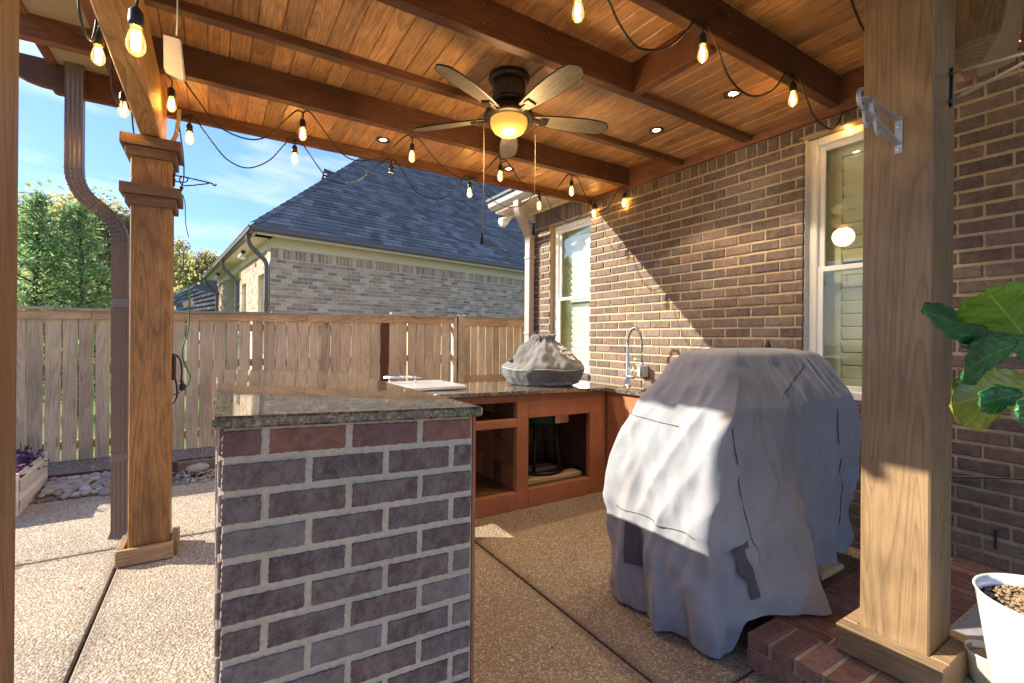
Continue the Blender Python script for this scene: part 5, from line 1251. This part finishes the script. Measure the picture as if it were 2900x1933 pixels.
# second neighbour: only the roof shows over the fence
n2 = thing('far_house', 'far grey-shingled roof rising left of the neighbour house', 'house', gq(560, 860, 24))
A_, B_, C_ = gq(470, 850, 24), gq(610, 776, 24), gq(700, 740, 26); D_ = gq(700, 900, 24); E_ = gq(470, 905, 24)
b = MB(); b.v = [tuple(p) for p in (A_, B_, C_, D_, E_)]+[tuple(p+Vector((1.5, 5, 0))) for p in (A_, B_, C_, D_, E_)]; b.f = [(0, 1, 2, 3, 4), (9, 8, 7, 6, 5)]+[(i, (i+1) % 5, (i+1) % 5+5, i+5) for i in range(5)]
b.obj('roof', SHING, n2)
rr_ = MB(); dU = (D_-E_)
for k in range(9):
    f0 = k/9; p = E_.lerp(A_, f0)-FW*.4; q_ = D_.lerp(B_+(C_-B_)*.5, f0)-FW*.4; u = 0.0
    n_ = 22
    for i in range(n_):
        a = p.lerp(q_, i/n_); c_ = p.lerp(q_, (i+.94)/n_); rr_.add([a, c_, c_+Vector((0, .03, .14)), a+Vector((0, .03, .14)), a+Vector((0, -.03, 0)), c_+Vector((0, -.03, 0))], [(4, 5, 2, 3), (0, 1, 5, 4)])
rr_.obj('shingles', SHING, n2)['kind'] = 'stuff'

# ================================================================ TREES
def conifer(base, h, rad, label, n=4200, seed=1, mat=PINE, grp='evergreen trees beyond the fence'):
    rr = random.Random(seed); t = thing('pine_tree', label, 'tree', base, grp)
    tk = MB(); tp = [Vector(base)+Vector((rr.uniform(-.03, .03), rr.uniform(-.03, .03), h*i/7)) for i in range(8)]
    tk.tube(tp, [.09*(1-i/8.5) for i in range(8)], 7)
    lf = MB(); br = []
    nb_ = 80
    for i in range(nb_):
        f = .06+.92*i/nb_; zc_ = h*f; L_ = rad*(1-f)**.85*rr.uniform(.5, 1.2)+.10; a = i*2.399+rr.uniform(-.4, .4); p = Vector(base)+Vector((0, 0, zc_)); d = Vector((math.cos(a), math.sin(a), rr.uniform(.15, .45)))
        e = p+d*L_; tk.tube([p, p.lerp(e, .5)+Vector((0, 0, .06)), e], [.03*(1-f)+.012, .015, .005], 4)
        m_ = int(n/nb_*(.5+L_/rad))
        for k in range(m_):
            s_ = rr.uniform(.22, 1.05); c = p.lerp(e, s_)+Vector((rr.gauss(0, .10*L_+.03), rr.gauss(0, .10*L_+.03), rr.gauss(0, .07*L_+.03)))
            q = Vector((rr.gauss(0, 1), rr.gauss(0, 1), rr.gauss(.5, .7))).normalized(); sd = q.orthogonal().normalized(); sd = Matrix.Rotation(rr.uniform(0, 6.3), 3, q) @ sd
            l = rr.uniform(.05, .13); w_ = rr.uniform(.008, .018)
            lf.add([c-sd*w_, c+sd*w_, c+q*l+sd*w_*.4, c+q*l-sd*w_*.4], [(0, 1, 2, 3)])
    tk.obj('trunk', BARK, t, smooth=True); stuff(lf.obj('crown', mat, t)); return t
def leafy(base, h, rad, label, n=6000, seed=1, mat=DECID, name='deciduous_tree', grp='leafy trees beyond the fence', ls=.11):
    rr = random.Random(seed); t = thing(name, label, 'tree', base, grp); tk = MB(); B0 = Vector(base)
    tk.tube([B0, B0+Vector((.1, 0, h*.3)), B0+Vector((0, .1, h*.6)), B0+Vector((.1, .1, h*.9))], [.18, .14, .08, .02], 8); lf = MB(); cl = []
    for i in range(34):
        a = rr.uniform(0, 6.28); f = rr.uniform(.22, 1.0); r_ = rad*math.sqrt(max(.05, 1-((f-.5)/.55)**2))*rr.uniform(.3, 1.0); e = B0+Vector((math.cos(a)*r_, math.sin(a)*r_, h*f)); s0 = B0+Vector((0, 0, h*max(.15, f-.25)))
        tk.tube([s0, s0.lerp(e, .6)+Vector((0, 0, .1)), e], [.05, .025, .008], 5); cl.append((e, rr.uniform(.35, .75)*rad*.55))
    for k in range(n):
        c, r_ = cl[rr.randrange(len(cl))]; d = Vector((rr.gauss(0, 1), rr.gauss(0, 1), rr.gauss(0, .8))).normalized()*r_*rr.random()**.45; p = c+d
        q = Vector((rr.gauss(0, 1), rr.gauss(0, 1), rr.gauss(0, 1))).normalized(); sd = q.orthogonal().normalized(); l = rr.uniform(.6, 1.3)*ls
        lf.add([p-sd*l*.35, p+q*l*.5, p+sd*l*.35, p-q*l*.5], [(0, 1, 2, 3)])
    tk.obj('trunk', BARK, t, smooth=True); stuff(lf.obj('crown', mat, t)); return t
def tb(px, Z): q_ = EYE+(FW+RT*((px-CX)/F))*Z; return (q_.x, q_.y, -.3)
def th_(py, Z): return H+(CY-py)/F*Z+.3
conifer(tb(100, 9.0), th_(548, 9.0), 1.15, 'leftmost feathery evergreen rising tallest beyond the fence', 8000, 3)
conifer(tb(225, 9.3), th_(572, 9.3), 1.15, 'feathery evergreen nearest the left downspout beyond the fence', 8000, 5)
leafy(tb(160, 14), th_(600, 14), 2.4, 'yellowing leafy tree filling behind the two evergreens', 15000, 11, ls=.12)
leafy(tb(290, 14.5), th_(610, 14.5), 2.0, 'pale autumn tree peeking left of the left post', 13000, 12, ls=.12)
leafy(tb(500, 30), th_(680, 30), 2.6, 'yellow green tree just right of the left post', 14000, 14, ls=.17)
leafy(tb(575, 31), th_(745, 31), 2.2, 'rounded green tree touching the neighbour gutter', 12000, 15, ls=.17)
leafy((-7.5, -2.5, -.3), 5.0, 2.6, 'broad green tree standing behind the photographer, seen only reflected in the window', 6000, 16, SHRUB, ls=.2)
leafy((-8.5, 1.0, -.3), 3.6, 1.8, 'small green tree beside the lawn, seen only reflected in the window', 5000, 18, SHRUB, ls=.2)

# ================================================================ FIDDLE LEAF FIG
pot = thing('white_pot', 'glossy white tapered planter pot on the porch at the right edge', 'pot', (2.30, .36, .13))
Zp = 1.36; pc_ = EYE+(FW+RT*((3012-CX)/F))*Zp; px_, py_ = pc_.x, pc_.y; zr = H-(1702-CY)/F*Zp
pr2 = [(.115, .0), (.125, .012)]+[(.125+.055*i/8, .012+(zr-.13-.012)*i/8) for i in range(1, 9)]+[(.184, zr-.13+.004), (.176, zr-.13+.004), (.170, zr-.13-.03)]
MB().lathe(pr2, (px_, py_, .13), n=56, cap=False).obj('pot_wall', WPOT, pot, smooth=True)
MB().lathe([(.174, 0), (.08, .006), (.001, .008)], (px_, py_, zr-.035), n=32).obj('soil', SOIL, pot)
bk = MB()
for _ in range(900):
    a = R.uniform(0, 6.28); r_ = .165*math.sqrt(R.random()); pebble(bk, px_+r_*math.cos(a), py_+r_*math.sin(a), zr-.028, R.uniform(.003, .009), .6)
stuff(bk.obj('bark_chips', plain('bark_chips', (.30, .20, .11), .9, 0, .6, 0, 60), pot))
sp = thing('small_pot', 'small cream pot standing behind the tall white pot', 'pot', (2.4, .5, .13))
ps = EYE+(FW+RT*((2810-CX)/F))*1.62; MB().lathe([(.045, 0), (.05, .01), (.062, .10), (.066, .11), (.060, .11), (.056, .09)], (ps.x, ps.y, .127), n=32, cap=False).obj('pot_wall', plain('cream_pot', (.62, .58, .46), .4), sp, smooth=True)
MB().lathe([(.057, 0), (.001, .002)], (ps.x, ps.y, .215), n=20).obj('soil', DIRT, sp)
fig = thing('fiddle_leaf_fig', 'fiddle leaf fig with big glossy violin-shaped leaves in the white pot', 'plant', (px_, py_, zr))
stem = [Vector((px_, py_, zr-.03)), Vector((px_+.02, py_-.01, .9)), Vector((px_, py_, 1.3)), Vector((px_+.02, py_, 1.75))]
MB().tube(catmull(stem, 6), [.014-.0004*i for i in range(19)], 8).obj('stem', BARK, fig, smooth=True)
def fig_leaf(base, tip, side, wid, mat, fold=.25, droop=.03, seed=0):
    base, tip = Vector(base), Vector(tip); d = tip-base; L_ = d.length; d.normalize(); s = Vector(side); s = (s-d*s.dot(d)).normalized(); n = d.cross(s)
    NU, NV = 28, 15; m = bpy.data.meshes.new('leaf'); vs = []; fs = []; uv = []
    for i in range(NU+1):
        u = i/NU; wv = wid*(.16+.84*(math.sin(math.pi*min(1, max(0, (u-.02)))**.85)**.75))*(1-.22*math.exp(-((u-.36)/.12)**2)) if 0 < u < 1 else .004
        wv *= (.55+.62*u) if u < .72 else 1.0
        if u > .9: wv *= math.sqrt(max(.02, 1-((u-.9)/.1)**2))
        for j in range(NV):
            v = j/(NV-1)*2-1; au = abs(v)
            rip = math.sin(((u-au*.3)*7)*2*math.pi)*.0045*au*(1-.3*au)+noise.noise(Vector((u*5+seed, v*2, seed)))*.012*au
            h_ = fold*wv*au*(1 if True else 0)*.5+rip-droop*(u**2)*1.6+droop*.3*math.sin(u*math.pi)
            vs.append(tuple(base+d*(L_*u)+s*(wv*v)+n*h_)); uv.append((u, (v+1)/2))
    for i in range(NU):
        for j in range(NV-1): fs.append((i*NV+j, i*NV+j+1, (i+1)*NV+j+1, (i+1)*NV+j))
    m.from_pydata(vs, [], fs); m.materials.append(mat); ul = m.uv_layers.new(name='uv')
    for lp in m.loops: ul.data[lp.index].uv = uv[lp.vertex_index]
    for p in m.polygons: p.use_smooth = True
    o = bpy.data.objects.new('leaf', m); COL.objects.link(o); par(o, fig); sd = o.modifiers.new('s', 'SOLIDIFY'); sd.thickness = .0012
    return o
lp = lambda x, y, Z: EYE+(FW+R2*((x*DD-CX)/F)-U2*((y*DD-CY)/F))*Z
fig_leaf(lp(2345, 768, 1.30), lp(2084, 725, 1.10), U2*.9+FW*.42, .060, FIGD, .35, .02, 1)
fig_leaf(lp(2352, 770, 1.20), lp(2258, 655, 1.02), R2, .088, FIGL, .2, .01, 2)
fig_leaf(lp(2350, 785, 1.25), lp(2172, 855, 1.12), U2+R2*.3, .066, FIGD, .2, .02, 3)
fig_leaf(lp(2365, 880, 1.28), lp(2184, 930, 1.18), U2-R2*.1, .100, FIGY, .15, .0, 4)
fig_leaf(lp(2350, 905, 1.14), lp(2250, 925, 1.06), U2, .040, FIGD, .2, .0, 5)
fig_leaf(lp(2345, 800, 1.40), lp(2208, 798, 1.36), -FW, .03, FIGD, .1, .0, 6)
fig_leaf(lp(2400, 790, 1.12), lp(2332, 800, 1.02), U2, .035, FIGD, .1, .0, 7)
fig_leaf(lp(2420, 950, 1.12), lp(2338, 945, 1.02), U2, .045, FIGD, .1, .0, 8)
fig_leaf(lp(2460, 640, 1.30), lp(2500, 420, 1.35), R2, .08, FIGL, .1, .0, 9)
wc = MB().tube([aX(2176*DD, 1094*DD, W-.012), aX(2260*DD, 1096*DD, W-.012), aX(2360*DD, 1100*DD, W-.012)], .005, 6).obj('wall_cable', CABLE)
tag(wc, 'black cable strung level along the brick wall behind the fig', 'cable')
wv_ = aX(2286*DD, 1238*DD, W); weep = MB().box((W-.0005, wv_.y-.005, wv_.z-.05), (W+.004, wv_.y+.005, wv_.z+.05)).obj('weep_hole', BLACKP, house)
